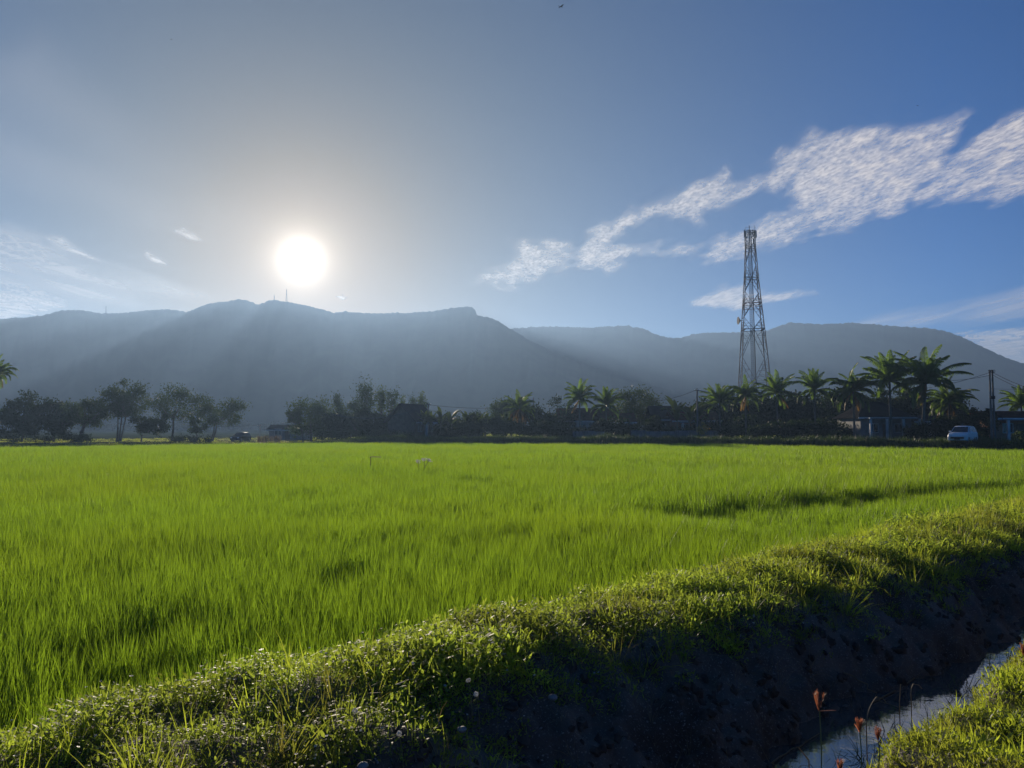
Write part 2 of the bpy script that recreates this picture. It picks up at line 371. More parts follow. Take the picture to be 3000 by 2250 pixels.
# ------------------------------------------------------------------ clouds
def cloud_material(name, dens, lo, hi, ripple, stretch, soft=1.0):
    m, t, out = new_mat(name)
    a = N(t, 'ShaderNodeAttribute', attribute_name='tint')
    tc = N(t, 'ShaderNodeTexCoord'); mp = N(t, 'ShaderNodeMapping'); mp.inputs['Scale'].default_value = stretch
    t.links.new(tc.outputs['Object'], mp.inputs['Vector'])
    def nz(sc, d, dist=0.0):
        n = N(t, 'ShaderNodeTexNoise'); n.inputs['Scale'].default_value = sc; n.inputs['Detail'].default_value = d; n.inputs['Distortion'].default_value = dist
        t.links.new(mp.outputs[0], n.inputs['Vector']); return n.outputs[0]
    wp = N(t, 'ShaderNodeTexNoise'); wp.inputs['Scale'].default_value = ripple * .12; wp.inputs['Detail'].default_value = 4
    t.links.new(mp.outputs[0], wp.inputs['Vector'])
    wv = N(t, 'ShaderNodeVectorMath', operation='MULTIPLY_ADD'); wv.inputs[1].default_value = (2.2 / ripple,) * 3; t.links.new(wp.outputs['Color'], wv.inputs[0]); t.links.new(mp.outputs[0], wv.inputs[2])
    mp = wv
    big = nz(ripple * .05, 3); mid = nz(ripple * .2, 9); fine = nz(ripple, 2.5); fine2 = nz(ripple * .55, 3)
    body = N(t, 'ShaderNodeMapRange', interpolation_type='SMOOTHSTEP'); body.inputs[1].default_value = -.9; body.inputs[2].default_value = 1.0; t.links.new(a.outputs['Fac'], body.inputs[0])
    e = math_node(t, 'MULTIPLY_ADD', math_node(t, 'SUBTRACT', big, .5), 1.2, body.outputs[0])
    e = math_node(t, 'MULTIPLY_ADD', math_node(t, 'SUBTRACT', mid, .5), 1.5, e)
    r = N(t, 'ShaderNodeMapRange', interpolation_type='SMOOTHSTEP'); r.inputs[1].default_value = .20; r.inputs[2].default_value = .20 + soft; t.links.new(e, r.inputs[0])
    q = N(t, 'ShaderNodeMapRange', interpolation_type='SMOOTHSTEP'); q.inputs[1].default_value = lo; q.inputs[2].default_value = hi
    q.inputs[3].default_value = .35; t.links.new(math_node(t, 'MULTIPLY_ADD', fine2, .45, math_node(t, 'MULTIPLY', fine, .55)), q.inputs[0])
    edge = N(t, 'ShaderNodeMapRange', interpolation_type='SMOOTHSTEP'); edge.inputs[1].default_value = -1.0; edge.inputs[2].default_value = -.2; t.links.new(a.outputs['Fac'], edge.inputs[0])
    al = math_node(t, 'MULTIPLY', math_node(t, 'MULTIPLY', math_node(t, 'MULTIPLY', r.outputs[0], q.outputs[0]), dens), edge.outputs[0])
    tr = N(t, 'ShaderNodeBsdfTransparent'); tl = N(t, 'ShaderNodeBsdfTranslucent'); tl.inputs['Color'].default_value = (.9, .9, .92, 1)
    nv = N(t, 'ShaderNodeCombineXYZ')
    for i in range(3): nv.inputs[i].default_value = -SUN[i] * .6 + (0, 0, -.4)[i]
    t.links.new(nv.outputs[0], tl.inputs['Normal'])
    df = N(t, 'ShaderNodeBsdfDiffuse'); df.inputs['Color'].default_value = (.9, .9, .92, 1)
    m1 = N(t, 'ShaderNodeMixShader'); m1.inputs[0].default_value = .2; t.links.new(tl.outputs[0], m1.inputs[1]); t.links.new(df.outputs[0], m1.inputs[2])
    mx = N(t, 'ShaderNodeMixShader'); t.links.new(al, mx.inputs[0]); t.links.new(tr.outputs[0], mx.inputs[1]); t.links.new(m1.outputs[0], mx.inputs[2])
    t.links.new(mx.outputs[0], out.inputs[0]); return m
CLOUD_Z = 1300.0
def inside(px, py, poly):
    c = np.zeros(px.shape, bool); n = len(poly)
    for i in range(n):
        x0, y0 = poly[i]; x1, y1 = poly[(i + 1) % n]
        k = ((y0 > py) != (y1 > py)) & (px < (x1 - x0) * (py - y0) / (y1 - y0 + 1e-9) + x0); c ^= k
    return c
def seg_dist(px, py, poly):
    d = np.full(px.shape, 1e9); n = len(poly)
    for i in range(n):
        x0, y0 = poly[i]; x1, y1 = poly[(i + 1) % n]; dx, dy = x1 - x0, y1 - y0
        t = np.clip(((px - x0) * dx + (py - y0) * dy) / (dx * dx + dy * dy + 1e-9), 0, 1)
        d = np.minimum(d, np.hypot(px - x0 - t * dx, py - y0 - t * dy))
    return d
def cloud(label, polys, m, fade=40.0, step=7.0, z=CLOUD_Z):
    polys = polys if isinstance(polys[0][0], (list, tuple)) else [polys]; grow = fade
    p = np.concatenate([np.array(q, float) for q in polys]); x0, y0 = p.min(0) - grow; x1, y1 = p.max(0) + grow
    gx = np.arange(x0, x1 + step, step); gy = np.arange(y0, y1 + step, step)
    PX, PY = np.meshgrid(gx, gy, indexing='ij')
    sd = np.max([np.where(inside(PX, PY, q), seg_dist(PX, PY, q), -seg_dist(PX, PY, q)) for q in polys], 0)
    u = (PX - 1500) / F; vv = -(PY - 1125) / F
    dy = CP - SP * vv; dz = SP + CP * vv
    k = (z - CAMZ) / dz; P = np.stack([u * k, dy * k, np.full_like(u, z)], -1)
    a, b = PX.shape; i = np.arange(a - 1)[:, None] * b + np.arange(b - 1)[None]
    f = np.stack([i, i + 1, i + b + 1, i + b], -1).reshape(-1, 4)
    keep = (sd > -grow).ravel()[f].any(1); f = f[keep]
    used = np.unique(f); mp = np.full(a * b, -1); mp[used] = np.arange(len(used))
    P = P.reshape(-1, 3)[used]; t = (sd / fade).ravel()[used]; f = mp[f]
    c = P[PX.ravel()[used] < 3130].mean(0); mb = MB(); mb.add(P - c, f, 0, t)
    o = mb.build('cloud', m); o.location = tuple(c)
    return tag(o, label, 'cloud')
def c2(pts): return [(1300 + x * .7685, 300 + y * .7685) for x, y in pts]
def c1(pts): return [(x * .678, 600 + y * .678) for x, y in pts]
MC1 = cloud_material('rippled_cloud', .82, .32, .68, .044, (1, .42, 1), 1.1)
MC2 = cloud_material('soft_cloud', .72, .22, .70, .022, (1, .25, 1), .8)
MC3 = cloud_material('thin_cloud', .46, .2, .8, .008, (1, .15, 1), .9)
cloud('long rippled white cloud sheet rising from the hill gap over the tower top', [
    c2([(130, 690), (150, 640), (280, 600), (265, 545), (400, 505), (520, 540), (560, 480), (680, 430), (760, 390), (900, 330), (1000, 280), (1080, 250), (1120, 285), (1210, 270), (1290, 250), (1330, 330), (1240, 345), (1150, 370), (1050, 400), (960, 450), (850, 435), (700, 480), (660, 530), (800, 555), (970, 545), (1010, 540), (990, 590), (820, 580), (700, 600), (650, 645), (560, 640), (500, 600), (400, 650), (260, 715)]),
    c2([(975, 585), (1020, 530), (1150, 475), (1250, 420), (1350, 380), (1330, 330), (1225, 290), (1280, 190), (1360, 130), (1420, 95), (1700, 90), (1850, 75), (1960, 35), (2020, 40), (1970, 130), (1920, 200), (1900, 270), (1800, 330), (1770, 390), (1760, 425), (1700, 450), (1640, 425), (1580, 470), (1500, 495), (1440, 510), (1420, 480), (1380, 515), (1300, 550), (1200, 555), (1090, 605), (1000, 600)]),
    c2([(1770, 395), (1800, 340), (1890, 275), (1950, 200), (2020, 130), (2120, 75), (2330, -20), (2700, -90), (2900, -40), (2960, 120), (2800, 260), (2560, 330), (2330, 350), (2212, 362), (2050, 392), (1890, 378)])], MC1, 40, 6)
cloud('small flat white cloud drifting behind the middle of the tower', c2([(945, 765), (1000, 735), (1060, 702), (1150, 682), (1165, 720), (1230, 728), (1330, 733), (1370, 722), (1420, 714), (1420, 728), (1330, 752), (1240, 768), (1150, 792), (1030, 785)]), MC2, 22, 4)
cloud('pale streaked cloud bank above the falling end of the lower ridge', c2([(1950, 878), (2050, 866), (2330, 845), (2600, 850), (2900, 880), (3050, 930), (2900, 1000), (2600, 1040), (2330, 1050), (2212, 1040), (2060, 950)]), MC2, 22, 5)
cloud('tiny white cloud puff low between the sun and the higher puff', c1([(605, 208), (635, 195), (700, 228), (728, 262), (660, 252)]), MC2, 14, 2.5)
cloud('tiny white wisp highest among the puffs beside the sun', c1([(730, 112), (790, 92), (850, 122), (885, 160), (820, 152), (770, 128)]), MC2, 14, 2.5)
cloud('small drawn out white wisp slanting down beside the veil cloud', c1([(190, 140), (270, 142), (350, 185), (432, 246), (330, 222), (250, 190)]), MC2, 22, 3)
cloud('low white cloud band resting on the far end of the summit ridge', c1([(-160, 375), (60, 385), (170, 405), (300, 440), (200, 470), (60, 495), (-160, 520)]), MC2, 26, 4)
cloud('speck of white cloud just above the ridge below the sun', c1([(1440, 396), (1480, 384), (1515, 402), (1480, 412)]), MC2, 8, 1.5)
cloud('thin grey veil cloud spread over the sky above the summit ridge', c1([(-150, 100), (60, 120), (240, 170), (420, 270), (760, 340), (1000, 400), (500, 450), (-150, 450)]), MC3, 60, 8)
MC4 = cloud_material('veil_cloud', .20, .1, .9, .003, (1, .25, 1), 1.2)
cloud('wide faint haze veil slanting across the sky towards the sun', [(x * 1.356, y * 1.356) for x, y in [(-160, 140), (90, 40), (330, 250), (560, 400), (640, 520), (420, 560), (180, 470), (-160, 420)]], MC4, 150, 12)
cloud('thin pale cirrus streak above the rounded end of the lower ridge', c2([(1450, 880), (1700, 800), (2000, 735), (2330, 670), (2700, 620), (2850, 650), (2700, 740), (2330, 800), (2000, 860), (1750, 870)]), MC3, 50, 8)

# ------------------------------------------------------------------ plants that nobody could count
def proto(name, builds, m):
    c = bpy.data.collections.new(name)
    for i, mb in enumerate(builds):
        o = mb.build(name, m, link=False); c.objects.link(o)
    return c

def scatter(name, label, cat, pts, coll, ncoll, scl, rot):
    me = bpy.data.meshes.new(name); n = len(pts)
    me.vertices.add(n); me.vertices.foreach_set('co', np.asarray(pts, np.float32).ravel())
    a = me.attributes.new('rot', 'FLOAT_VECTOR', 'POINT'); a.data.foreach_set('vector', np.asarray(rot, np.float32).ravel())
    a = me.attributes.new('scl', 'FLOAT_VECTOR', 'POINT'); a.data.foreach_set('vector', np.asarray(scl, np.float32).ravel())
    a = me.attributes.new('idx', 'INT', 'POINT'); a.data.foreach_set('value', R.integers(0, ncoll, n).astype(np.int32))
    o = bpy.data.objects.new(name, me); COL.objects.link(o)
    g = bpy.data.node_groups.new(name, 'GeometryNodeTree')
    g.interface.new_socket('Geometry', in_out='INPUT', socket_type='NodeSocketGeometry'); g.interface.new_socket('Geometry', in_out='OUTPUT', socket_type='NodeSocketGeometry')
    gi = g.nodes.new('NodeGroupInput'); go = g.nodes.new('NodeGroupOutput')
    ip = g.nodes.new('GeometryNodeInstanceOnPoints'); ci = g.nodes.new('GeometryNodeCollectionInfo')
    ci.inputs['Collection'].default_value = coll; ci.inputs['Separate Children'].default_value = True; ci.inputs['Reset Children'].default_value = True
    def attr(nm, dt):
        q = g.nodes.new('GeometryNodeInputNamedAttribute'); q.data_type = dt; q.inputs[0].default_value = nm
        return [s for s in q.outputs if s.enabled and s.name == 'Attribute'][0]
    e = g.nodes.new('FunctionNodeEulerToRotation')
    g.links.new(attr('rot', 'FLOAT_VECTOR'), e.inputs[0]); g.links.new(e.outputs[0], ip.inputs['Rotation'])
    g.links.new(attr('scl', 'FLOAT_VECTOR'), ip.inputs['Scale']); g.links.new(attr('idx', 'INT'), ip.inputs['Instance Index'])
    ip.inputs['Pick Instance'].default_value = True
    g.links.new(gi.outputs[0], ip.inputs['Points']); g.links.new(ci.outputs[0], ip.inputs['Instance']); g.links.new(ip.outputs[0], go.inputs[0])
    md = o.modifiers.new('scatter', 'NODES'); md.node_group = g
    return tag(o, label, cat, kind='stuff')

def jitter_grid(x0, x1, y0, y1, d):
    x = np.arange(x0, x1, d); y = np.arange(y0, y1, d); X, Y = np.meshgrid(x, y)
    X = X.ravel() + R.uniform(-.45, .45, X.size) * d; Y = Y.ravel() + R.uniform(-.45, .45, Y.size) * d
    return X, Y

# rice
def rice_clump(nb, rad, w, h):
    mb = MB(); n = nb
    r = np.sqrt(R.random(n)) * rad; th = R.random(n) * 6.283
    base = np.c_[r * np.cos(th), r * np.sin(th), np.zeros(n)]
    az = th + R.normal(size=n) * .8
    ribbons(mb, base, az, np.abs(R.normal(size=n)) * .08 + .02, np.abs(R.normal(size=n)) * .24 + .06, h * R.uniform(.45, 1.08, n), w * R.uniform(.7, 1.2, n), K=3, prof=[.7, 1, .75, .04], twist=R.normal(size=n) * .8)
    return mb
BAND = np.array([(-6, 18.5), (3, 20), (5, 21.3), (8, 22.6), (11, 25), (15, 28.5), (20, 30.5), (30, 36)])
def rice_height(x, y):
    h = .62 + .05 * sn(x, y, 5, 2) + .05 * sn(x, y, 1.1, 6)
    by = np.interp(x, BAND[:, 0], BAND[:, 1]); q = y - by + .9 * sn(x, y, 1.6, 3) + .4 * sn(x, y, .6, 13)
    side = sstep(2.0, 5.0, x)
    h = h - .13 * side * (q < 0) * (q > -9)
    gap = np.exp(-((q + 1.3) / 1.25) ** 2) * side * (.75 + .45 * sn(x, y, 2.2, 12)); h = h + .08 * side * (q > 0) * (q < 8)
    h = h * (1 - .46 * np.clip(gap, 0, 1))
    d = sn(x * 1.0, y * .55, .95, 25) + .5 * sn(x, y * .6, .45, 30)
    h = h * (1 - .33 * sstep(.8, 1.3, d))
    return h
def rice_points(y0, y1, d):
    X, Y = jitter_grid(-.83 * y1 - 5, .83 * y1 + 5, y0, y1, d)
    t, s = to_ts(X, Y)
    k = (np.abs(X) < .82 * Y + 5) & (s > s_rice(t)) & (Y < edge_y(X) + .1)
    X, Y = X[k], Y[k]; h = rice_height(X, Y); h = h * R.uniform(.72, 1.13, len(X))
    k = h > .1; X, Y, h = X[k], Y[k], h[k]; n = len(X)
    w = np.clip(h / .62, .6, 1.2)
    return np.c_[X, Y, np.zeros(n)], np.c_[w, w, h / .62], np.c_[R.normal(size=n) * .05, R.normal(size=n) * .05 + .03, R.random(n) * 6.283]
c_near = proto('rice_plant', [rice_clump(34, .075, .0085, .64) for _ in range(10)], M['rice'])
c_mid = proto('rice_plant', [rice_clump(26, .13, .0125, .64) for _ in range(8)], M['rice'])
c_far = proto('rice_plant', [rice_clump(30, .25, .024, .64) for _ in range(8)], M['rice'])
for (y0, y1, d, c, nc, lab) in ((1.5, 17, .165, c_near, 10, 'bright green rice standing in the front of the paddy field'), (17, 42, .23, c_mid, 8, 'green rice across the middle of the paddy field'), (42, 103, .36, c_far, 8, 'smooth yellow green rice at the far side of the paddy field')):
    p, sc, ro = rice_points(y0, y1, d)
    scatter('rice', lab, 'rice', p, c, nc, sc, ro)

# weeds on the far bank
def weed_clump(nl, rad, h, size, flowers=0, mats=None):
    mb = MB(); n = nl
    r = np.sqrt(R.random(n)) * rad; th = R.random(n) * 6.283
    z = R.random(n) ** .7 * h * (1 - .5 * (r / rad) ** 2)
    base = np.c_[r * np.cos(th), r * np.sin(th), z]
    ribbons(mb, base, R.random(n) * 6.283, R.uniform(.5, 1.4, n), R.uniform(0, .7, n), size * R.uniform(.6, 1.3, n), size * .42 * R.uniform(.7, 1.2, n), K=3, prof=[.25, 1, .8, .05], twist=R.normal(size=n) * .3)
    m = n // 5                                            # stems
    ribbons(mb, np.c_[(base[:m, :2] * .6), np.zeros(m)], R.random(m) * 6.283, R.uniform(.05, .6, m), R.uniform(0, .6, m), h * R.uniform(.7, 1.25, m), np.full(m, .005), K=3, prof=[1, .9, .8, .5])
    if flowers:
        c = np.c_[R.normal(size=(flowers, 2)) * rad * .5, h * R.uniform(.85, 1.15, flowers)]
        for i in range(flowers):
            ribbons(mb, np.repeat(c[i:i + 1], 5, 0), np.arange(5) * 1.257 + R.random(), np.full(5, 1.0), np.full(5, .5), np.full(5, .011), np.full(5, .008), K=2, prof=[.3, 1, .4], mi=1)
    return mb
def tuft(nb, rad, w, h, lean=.35, curve=.8):
    mb = MB(); n = nb; r = np.sqrt(R.random(n)) * rad; th = R.random(n) * 6.283
    ribbons(mb, np.c_[r * np.cos(th), r * np.sin(th), np.zeros(n)], th + R.normal(size=n) * .7, np.abs(R.normal(size=n)) * lean + .03, np.abs(R.normal(size=n)) * curve, h * R.uniform(.5, 1.15, n), w * R.uniform(.7, 1.2, n), K=4, prof=[.8, 1, .8, .5, .05], twist=R.normal(size=n) * .6)
    return mb
cw = proto('weed_plant', [weed_clump(40, .15, R.uniform(.09, .17), .042, f) for f in (0, 0, 1, 0, 0, 1, 0, 0, 0, 2)], [M['weed'], M['flower']])
def bank_points(d, t0, t1, s0f, s1f, pad=0.0):
    T, S = jitter_grid(t0, t1, -6.5, 7, d)
    k = (S > s0f(T) - pad) & (S < s1f(T) + pad); T, S = T[k], S[k]
    X, Y = ts(T, S); k = (np.abs(X) < .85 * Y + 4) & (Y > 1); return T[k], S[k], X[k], Y[k]
pts, scl, rot = [], [], []
for d, t0, t1, kk in ((.10, -4, 12, 1.0), (.15, 12, 30, 1.45), (.26, 30, 75, 2.4)):
    T, S, X, Y = bank_points(d, t0, t1, lambda t: s_top(t) - 1.1, lambda t: s_rice(t) + .15)
    k = R.random(len(T)) < np.clip(1.05 + (S - s_top(T) + .05 * sn(T, S, .3, 6)) * 1.7, .0, 1) ** 1.8; T, S, X, Y = T[k], S[k], X[k], Y[k]; n = len(T); lump = np.clip(1.0 + .3 * sn(T, S, .5, 18) + .2 * sn(T, S, 1.7, 27), .75, 1.7)
    droop = sstep(.25, -.1, S - s_top(T))
    z = bank_z(T, S); z = np.where(S > 5.6, np.maximum(z, .3 - (S - 5.6) * .25), z)
    pts.append(np.c_[X, Y, z - .02]); sc = lump * kk * R.uniform(.8, 1.2, n) * (1 - .25 * droop); hz = sc * R.uniform(.8, 1.2, n) / kk ** .5
    scl.append(np.c_[sc, sc, hz]); rot.append(np.c_[R.normal(size=n) * .2 + .25 * droop, R.normal(size=n) * .2, R.random(n) * 6.283])
scatter('weeds', 'tangled low weeds with small pale flowers covering the far canal bank', 'weeds', np.concatenate(pts), cw, 10, np.concatenate(scl), np.concatenate(rot))
# grass growing through the weeds and towards the field, some of it dry
cg = proto('grass_tuft', [tuft(26, .06, .006, R.uniform(.2, .34)) for _ in range(8)], M['lawn'])
T, S, X, Y = bank_points(.13, -4, 60, lambda t: s_top(t) - .25, lambda t: s_rice(t) + .3)
k = R.random(len(T)) < (.10 + .55 * sstep(7, 14, T)); T, S, X, Y = T[k], S[k], X[k], Y[k]; n = len(T); sc = R.uniform(.6, 1.3, n) * (1 + .5 * sstep(12, 40, T))
scatter('bank_grass', 'long thin grass standing among the bank weeds', 'grass', np.c_[X, Y, np.maximum(bank_z(T, S), .1) - .02], cg, 8, np.c_[sc, sc, sc], np.c_[R.normal(size=n) * .2, R.normal(size=n) * .2, R.random(n) * 6.283])
cdry = proto('dry_tuft', [tuft(12, .05, .004, R.uniform(.2, .4), .6, 1.2) for _ in range(6)], M['dry'])
T, S, X, Y = bank_points(.22, 1, 40, lambda t: np.full_like(t, 3.0), lambda t: s_rice(t) + .1)
k = R.random(len(T)) < np.where(S < s_top(T), .5, .2 + .5 * sstep(11, 20, T) * sstep(5.0, 5.7, S)); T, S, X, Y = T[k], S[k], X[k], Y[k]; n = len(T); sc = R.uniform(.5, 1.1, n)
scatter('dry_grass', 'dry straw coloured grass stalks on the canal bank face', 'grass', np.c_[X, Y, bank_z(T, S) - .01], cdry, 6, np.c_[sc, sc, sc], np.c_[R.normal(size=n) * .35 + .3, R.normal(size=n) * .35, R.random(n) * 6.283])
# the near bank lawn
cl = proto('lawn_plant', [weed_clump(24, .07, .05, .03) for _ in range(4)] + [tuft(20, .05, .0045, R.uniform(.05, .10), .6, .9) for _ in range(6)], M['lawn'])
pts, scl, rot = [], [], []
for d, t0, t1, kk, s0_, s1_ in ((.045, .5, 9, 1.0, -1.5, 9), (.09, 9, 24, 1.6, -3, 9), (.2, 24, 70, 3.0, -6, 9), (.13, -3, 24, 2.4, -6, -1.5)):
    T, S, X, Y = bank_points(d, t0, t1, lambda t: np.full_like(t, s0_), lambda t: np.minimum(1.85 + .08 * sn(t, 1, .8, 11), s1_))
    k = (X > -.2); T, S, X, Y = T[k], S[k], X[k], Y[k]; n = len(T)
    sc = kk * R.uniform(.7, 1.25, n) * np.clip(1 + .3 * sn(T, S, .35, 6), .5, 1.5)
    pts.append(np.c_[X, Y, bank_z(T, S) - .01]); scl.append(np.c_[sc, sc, sc]); rot.append(np.c_[R.normal(size=n) * .2, R.normal(size=n) * .2, R.random(n) * 6.283])
scatter('lawn', 'sunlit short yellow green grass on the near canal bank', 'grass', np.concatenate(pts), cl, 10, np.concatenate(scl), np.concatenate(rot))
# dark water grass hanging over the near waterline
T, S, X, Y = bank_points(.11, 1, 20, lambda t: np.full_like(t, 2.2), lambda t: np.full_like(t, 2.95))
k = R.random(len(T)) < np.clip(.45 + .5 * sn(T, 0, .8, 33), 0, 1) * np.clip(1.5 - (S - 2.2) * 1.6, .15, 1); T, S, X, Y = T[k], S[k], X[k], Y[k]; n = len(T); sc = R.uniform(.6, 1.2, n)
cwg = proto('water_grass', [tuft(9, .05, .006, R.uniform(.18, .34), .6, 1.3) for _ in range(6)], M['verge'])
scatter('water_grass', 'thin dark grass leaning out of the canal water along the near bank', 'grass', np.c_[X, Y, np.full(n, WATER - .03)], cwg, 6, np.c_[sc, sc, sc], np.c_[R.normal(size=n) * .3 - .2, R.normal(size=n) * .3, R.random(n) * 6.283])
# clods and lumps of earth on the bank face
def clod():
    mb = MB(); n, m = 5, 7; th = np.linspace(.05, math.pi - .05, n); ph = np.arange(m) * 2 * math.pi / m; T3, P3 = np.meshgrid(th, ph, indexing='ij')
    rr = .05 * R.uniform(.65, 1.25, T3.shape); v = np.stack([rr * np.sin(T3) * np.cos(P3), rr * np.sin(T3) * np.sin(P3), rr * .6 * np.cos(T3)], -1)
    i = np.arange(n - 1)[:, None] * m; j = np.arange(m)[None]; k = (j + 1) % m
    return mb.add(v, np.stack([i + j, i + k, i + m + k, i + m + j], -1).reshape(-1, 4))
ccl = proto('earth_clod', [clod() for _ in range(6)], M['clod'])
T, S, X, Y = bank_points(.075, 1, 26, lambda t: np.full_like(t, 2.9), lambda t: s_top(t) + .05)
k = R.random(len(T)) < np.clip(.38 + .35 * sn(T, S, .45, 21), 0, .9); T, S, X, Y = T[k], S[k], X[k], Y[k]; n = len(T); sc = R.uniform(.25, 1.0, n) ** 1.6 * 1.3
scatter('earth_clods', 'crumbling brown clods of earth on the shaded bank face', 'earth', np.c_[X, Y, bank_z(T, S) - .005], ccl, 6, np.c_[sc * 1.2, sc, sc], np.c_[R.random((n, 3)) * 6])
# pebbles and crumbs of soil on the bank face
def pebble():
    mb = MB(); v = np.array([(1, 0, 0), (-1, 0, 0), (0, 1, 0), (0, -1, 0), (0, 0, .7), (0, 0, -.7)], float) * R.uniform(.6, 1.2, (6, 1)) * .012
    return mb.add(v, [(0, 2, 4), (2, 1, 4), (1, 3, 4), (3, 0, 4), (2, 0, 5), (1, 2, 5), (3, 1, 5), (0, 3, 5)])
cp_ = proto('pebble', [pebble() for _ in range(5)], M['pebble'])
T, S, X, Y = bank_points(.06, 1, 22, lambda t: np.full_like(t, 3.1), lambda t: s_top(t) + .05)
k = R.random(len(T)) < .28; T, S, X, Y = T[k], S[k], X[k], Y[k]; n = len(T); sc = R.uniform(.3, 1.0, n) ** 2 * 1.4
scatter('gravel', 'scattered grey grit and pebbles on the dark bank face', 'gravel', np.c_[X, Y, bank_z(T, S) + .004], cp_, 5, np.c_[sc, sc, sc], np.c_[R.random((n, 3)) * 6])
# verge at the far side of the field
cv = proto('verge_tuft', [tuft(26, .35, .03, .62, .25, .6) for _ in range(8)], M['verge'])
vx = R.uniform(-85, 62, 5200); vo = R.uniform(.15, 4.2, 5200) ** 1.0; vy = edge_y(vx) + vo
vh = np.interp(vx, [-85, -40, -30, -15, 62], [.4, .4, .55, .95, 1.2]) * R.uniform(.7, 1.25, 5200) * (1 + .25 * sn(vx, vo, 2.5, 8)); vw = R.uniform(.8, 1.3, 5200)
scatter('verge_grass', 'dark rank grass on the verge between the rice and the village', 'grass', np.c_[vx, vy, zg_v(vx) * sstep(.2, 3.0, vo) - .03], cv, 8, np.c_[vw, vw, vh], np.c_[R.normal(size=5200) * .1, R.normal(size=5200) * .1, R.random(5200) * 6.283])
# grass of the open ground further back
gx_ = R.uniform(-120, 95, 9000); go_ = 4 + R.random(9000) ** 1.6 * 90; gy_ = edge_y(np.clip(gx_, -90, 60)) + go_
gs = R.uniform(.4, .8, 9000)
cgg = proto('field_tuft', [tuft(22, .5, .04, .6, .4, .7) for _ in range(6)], M['lawn'])
scatter('rough_grass', 'rough grass on the open ground under the trees', 'grass', np.c_[gx_, gy_, zg_v(gx_) - .05], cgg, 6, np.c_[gs * 1.6, gs * 1.6, gs * .6], np.c_[np.zeros(9000), np.zeros(9000), R.random(9000) * 6.283])

# ------------------------------------------------------------------ trees
def gz_at(x, y): return float(zg(np.float64(x), np.float64(y)))

def crown_into(mb, c, rx, ry, rz, ncl, per, leaf_l, hang=0.0, shell=.55, clr=.26, top=None):
    """leaf clumps spread through an uneven ellipsoid; returns the clump centres"""
    cs = []
    for i in range(ncl):
        while True:
            q = R.normal(size=3); q /= np.linalg.norm(q); rad = (shell + (1 - shell) * R.random()) ** .7
            p = q * rad * R.uniform(.78, 1.08)
            if p[2] > -.85: break
        cs.append(p * (rx, ry, rz) + c)
    cs = np.array(cs)
    for p in cs:
        k = int(per * 1.25 * R.uniform(.6, 1.3)); cr = clr * R.uniform(.6, 1.35) * (rx + rz) * .5
        d = R.normal(size=(k, 3)) * cr * .55; d[:, 2] *= .75
        tone = R.random() * .6
        leaf_cards(mb, p + d, leaf_l * R.uniform(.6, 1.3, k), leaf_l * .45, tint=np.clip(tone + R.random(k) * .4, 0, 1), hang=hang)
    return cs

def tree(label, px, top, w, Y, m='tree', cb=.28, trunk_px=None, leaf_l=.42, ncl=38, per=110, trunks=1, lean=0.0, name='tree', cat='tree', base_w=None, shell=.42, clr=.30, hang=0.0, group=None, tr=.16, cone=0.0):
    p = at(px, top, Y); x, z1 = p[0], p[2]; z0 = gz_at(x, Y); H = z1 - z0; W = w * Y / F
    tx = ((trunk_px or px) - px) * Y / F
    o = thing(name, label, cat, (x + tx, Y, z0 - .05), 0, group)
    rz = H * (1 - cb) * .5 * .92; c = np.array([-tx, 0, H * cb + rz * 1.02]); rx = W * .5 * 1.12
    cm = MB()
    if cone:
        cs = []
        for i in range(ncl):
            u = R.random() ** .8; rr = rx * (1 - u * cone) * R.uniform(.2, 1.0); a = R.random() * 6.283
            cs.append((-tx + rr * math.cos(a), rr * math.sin(a), H * cb + u * H * (1 - cb) * .97))
        cs = np.array(cs)
        for q in cs:
            k = int(per * R.uniform(.6, 1.3)); cr = clr * rx * R.uniform(.7, 1.3)
            leaf_cards(cm, q + R.normal(size=(k, 3)) * cr * (.6, .6, .9), leaf_l * R.uniform(.6, 1.3, k), leaf_l * .4, tint=np.clip(R.random() * .6 + R.random(k) * .4, 0, 1))
    else:
        cs = crown_into(cm, c, rx, rx, rz, ncl, per, leaf_l, hang, shell, clr)
    cm.build('crown', M[m], o)
    tm = MB()
    for j in range(trunks):
        dx = (j - (trunks - 1) / 2) * .55 + lean
        h1 = H * (cb + .12)
        b = np.array([dx * .5, R.normal() * .1, 0]); t_ = np.array([-tx * .5 + dx * 1.2, R.normal() * .2, h1]); mid = (b + t_) / 2 + R.normal(size=3) * (.12, .12, 0)
        r0 = tr * (H / 8) / trunks ** .4
        tm.tube([b, b * .5 + mid * .5, mid, t_], [r0 * 1.35, r0, r0 * .85, r0 * .65], 7)
        for q in cs[j::trunks][:12]:
            m2 = t_ * .5 + q * .5 + np.array([0, 0, -.06 * H]); tm.tube([t_ * .97 + mid * .03, m2, q], [r0 * .42, r0 * .26, r0 * .08], 5, cap=False)
    if cone: tm.tube([(-tx, 0, 0), (-tx, 0, H * .9)], [tr * .8, tr * .2], 6)
    tm.build('trunk', M['bark'], o)
    return o

GL = 'trees along the far left field edge'
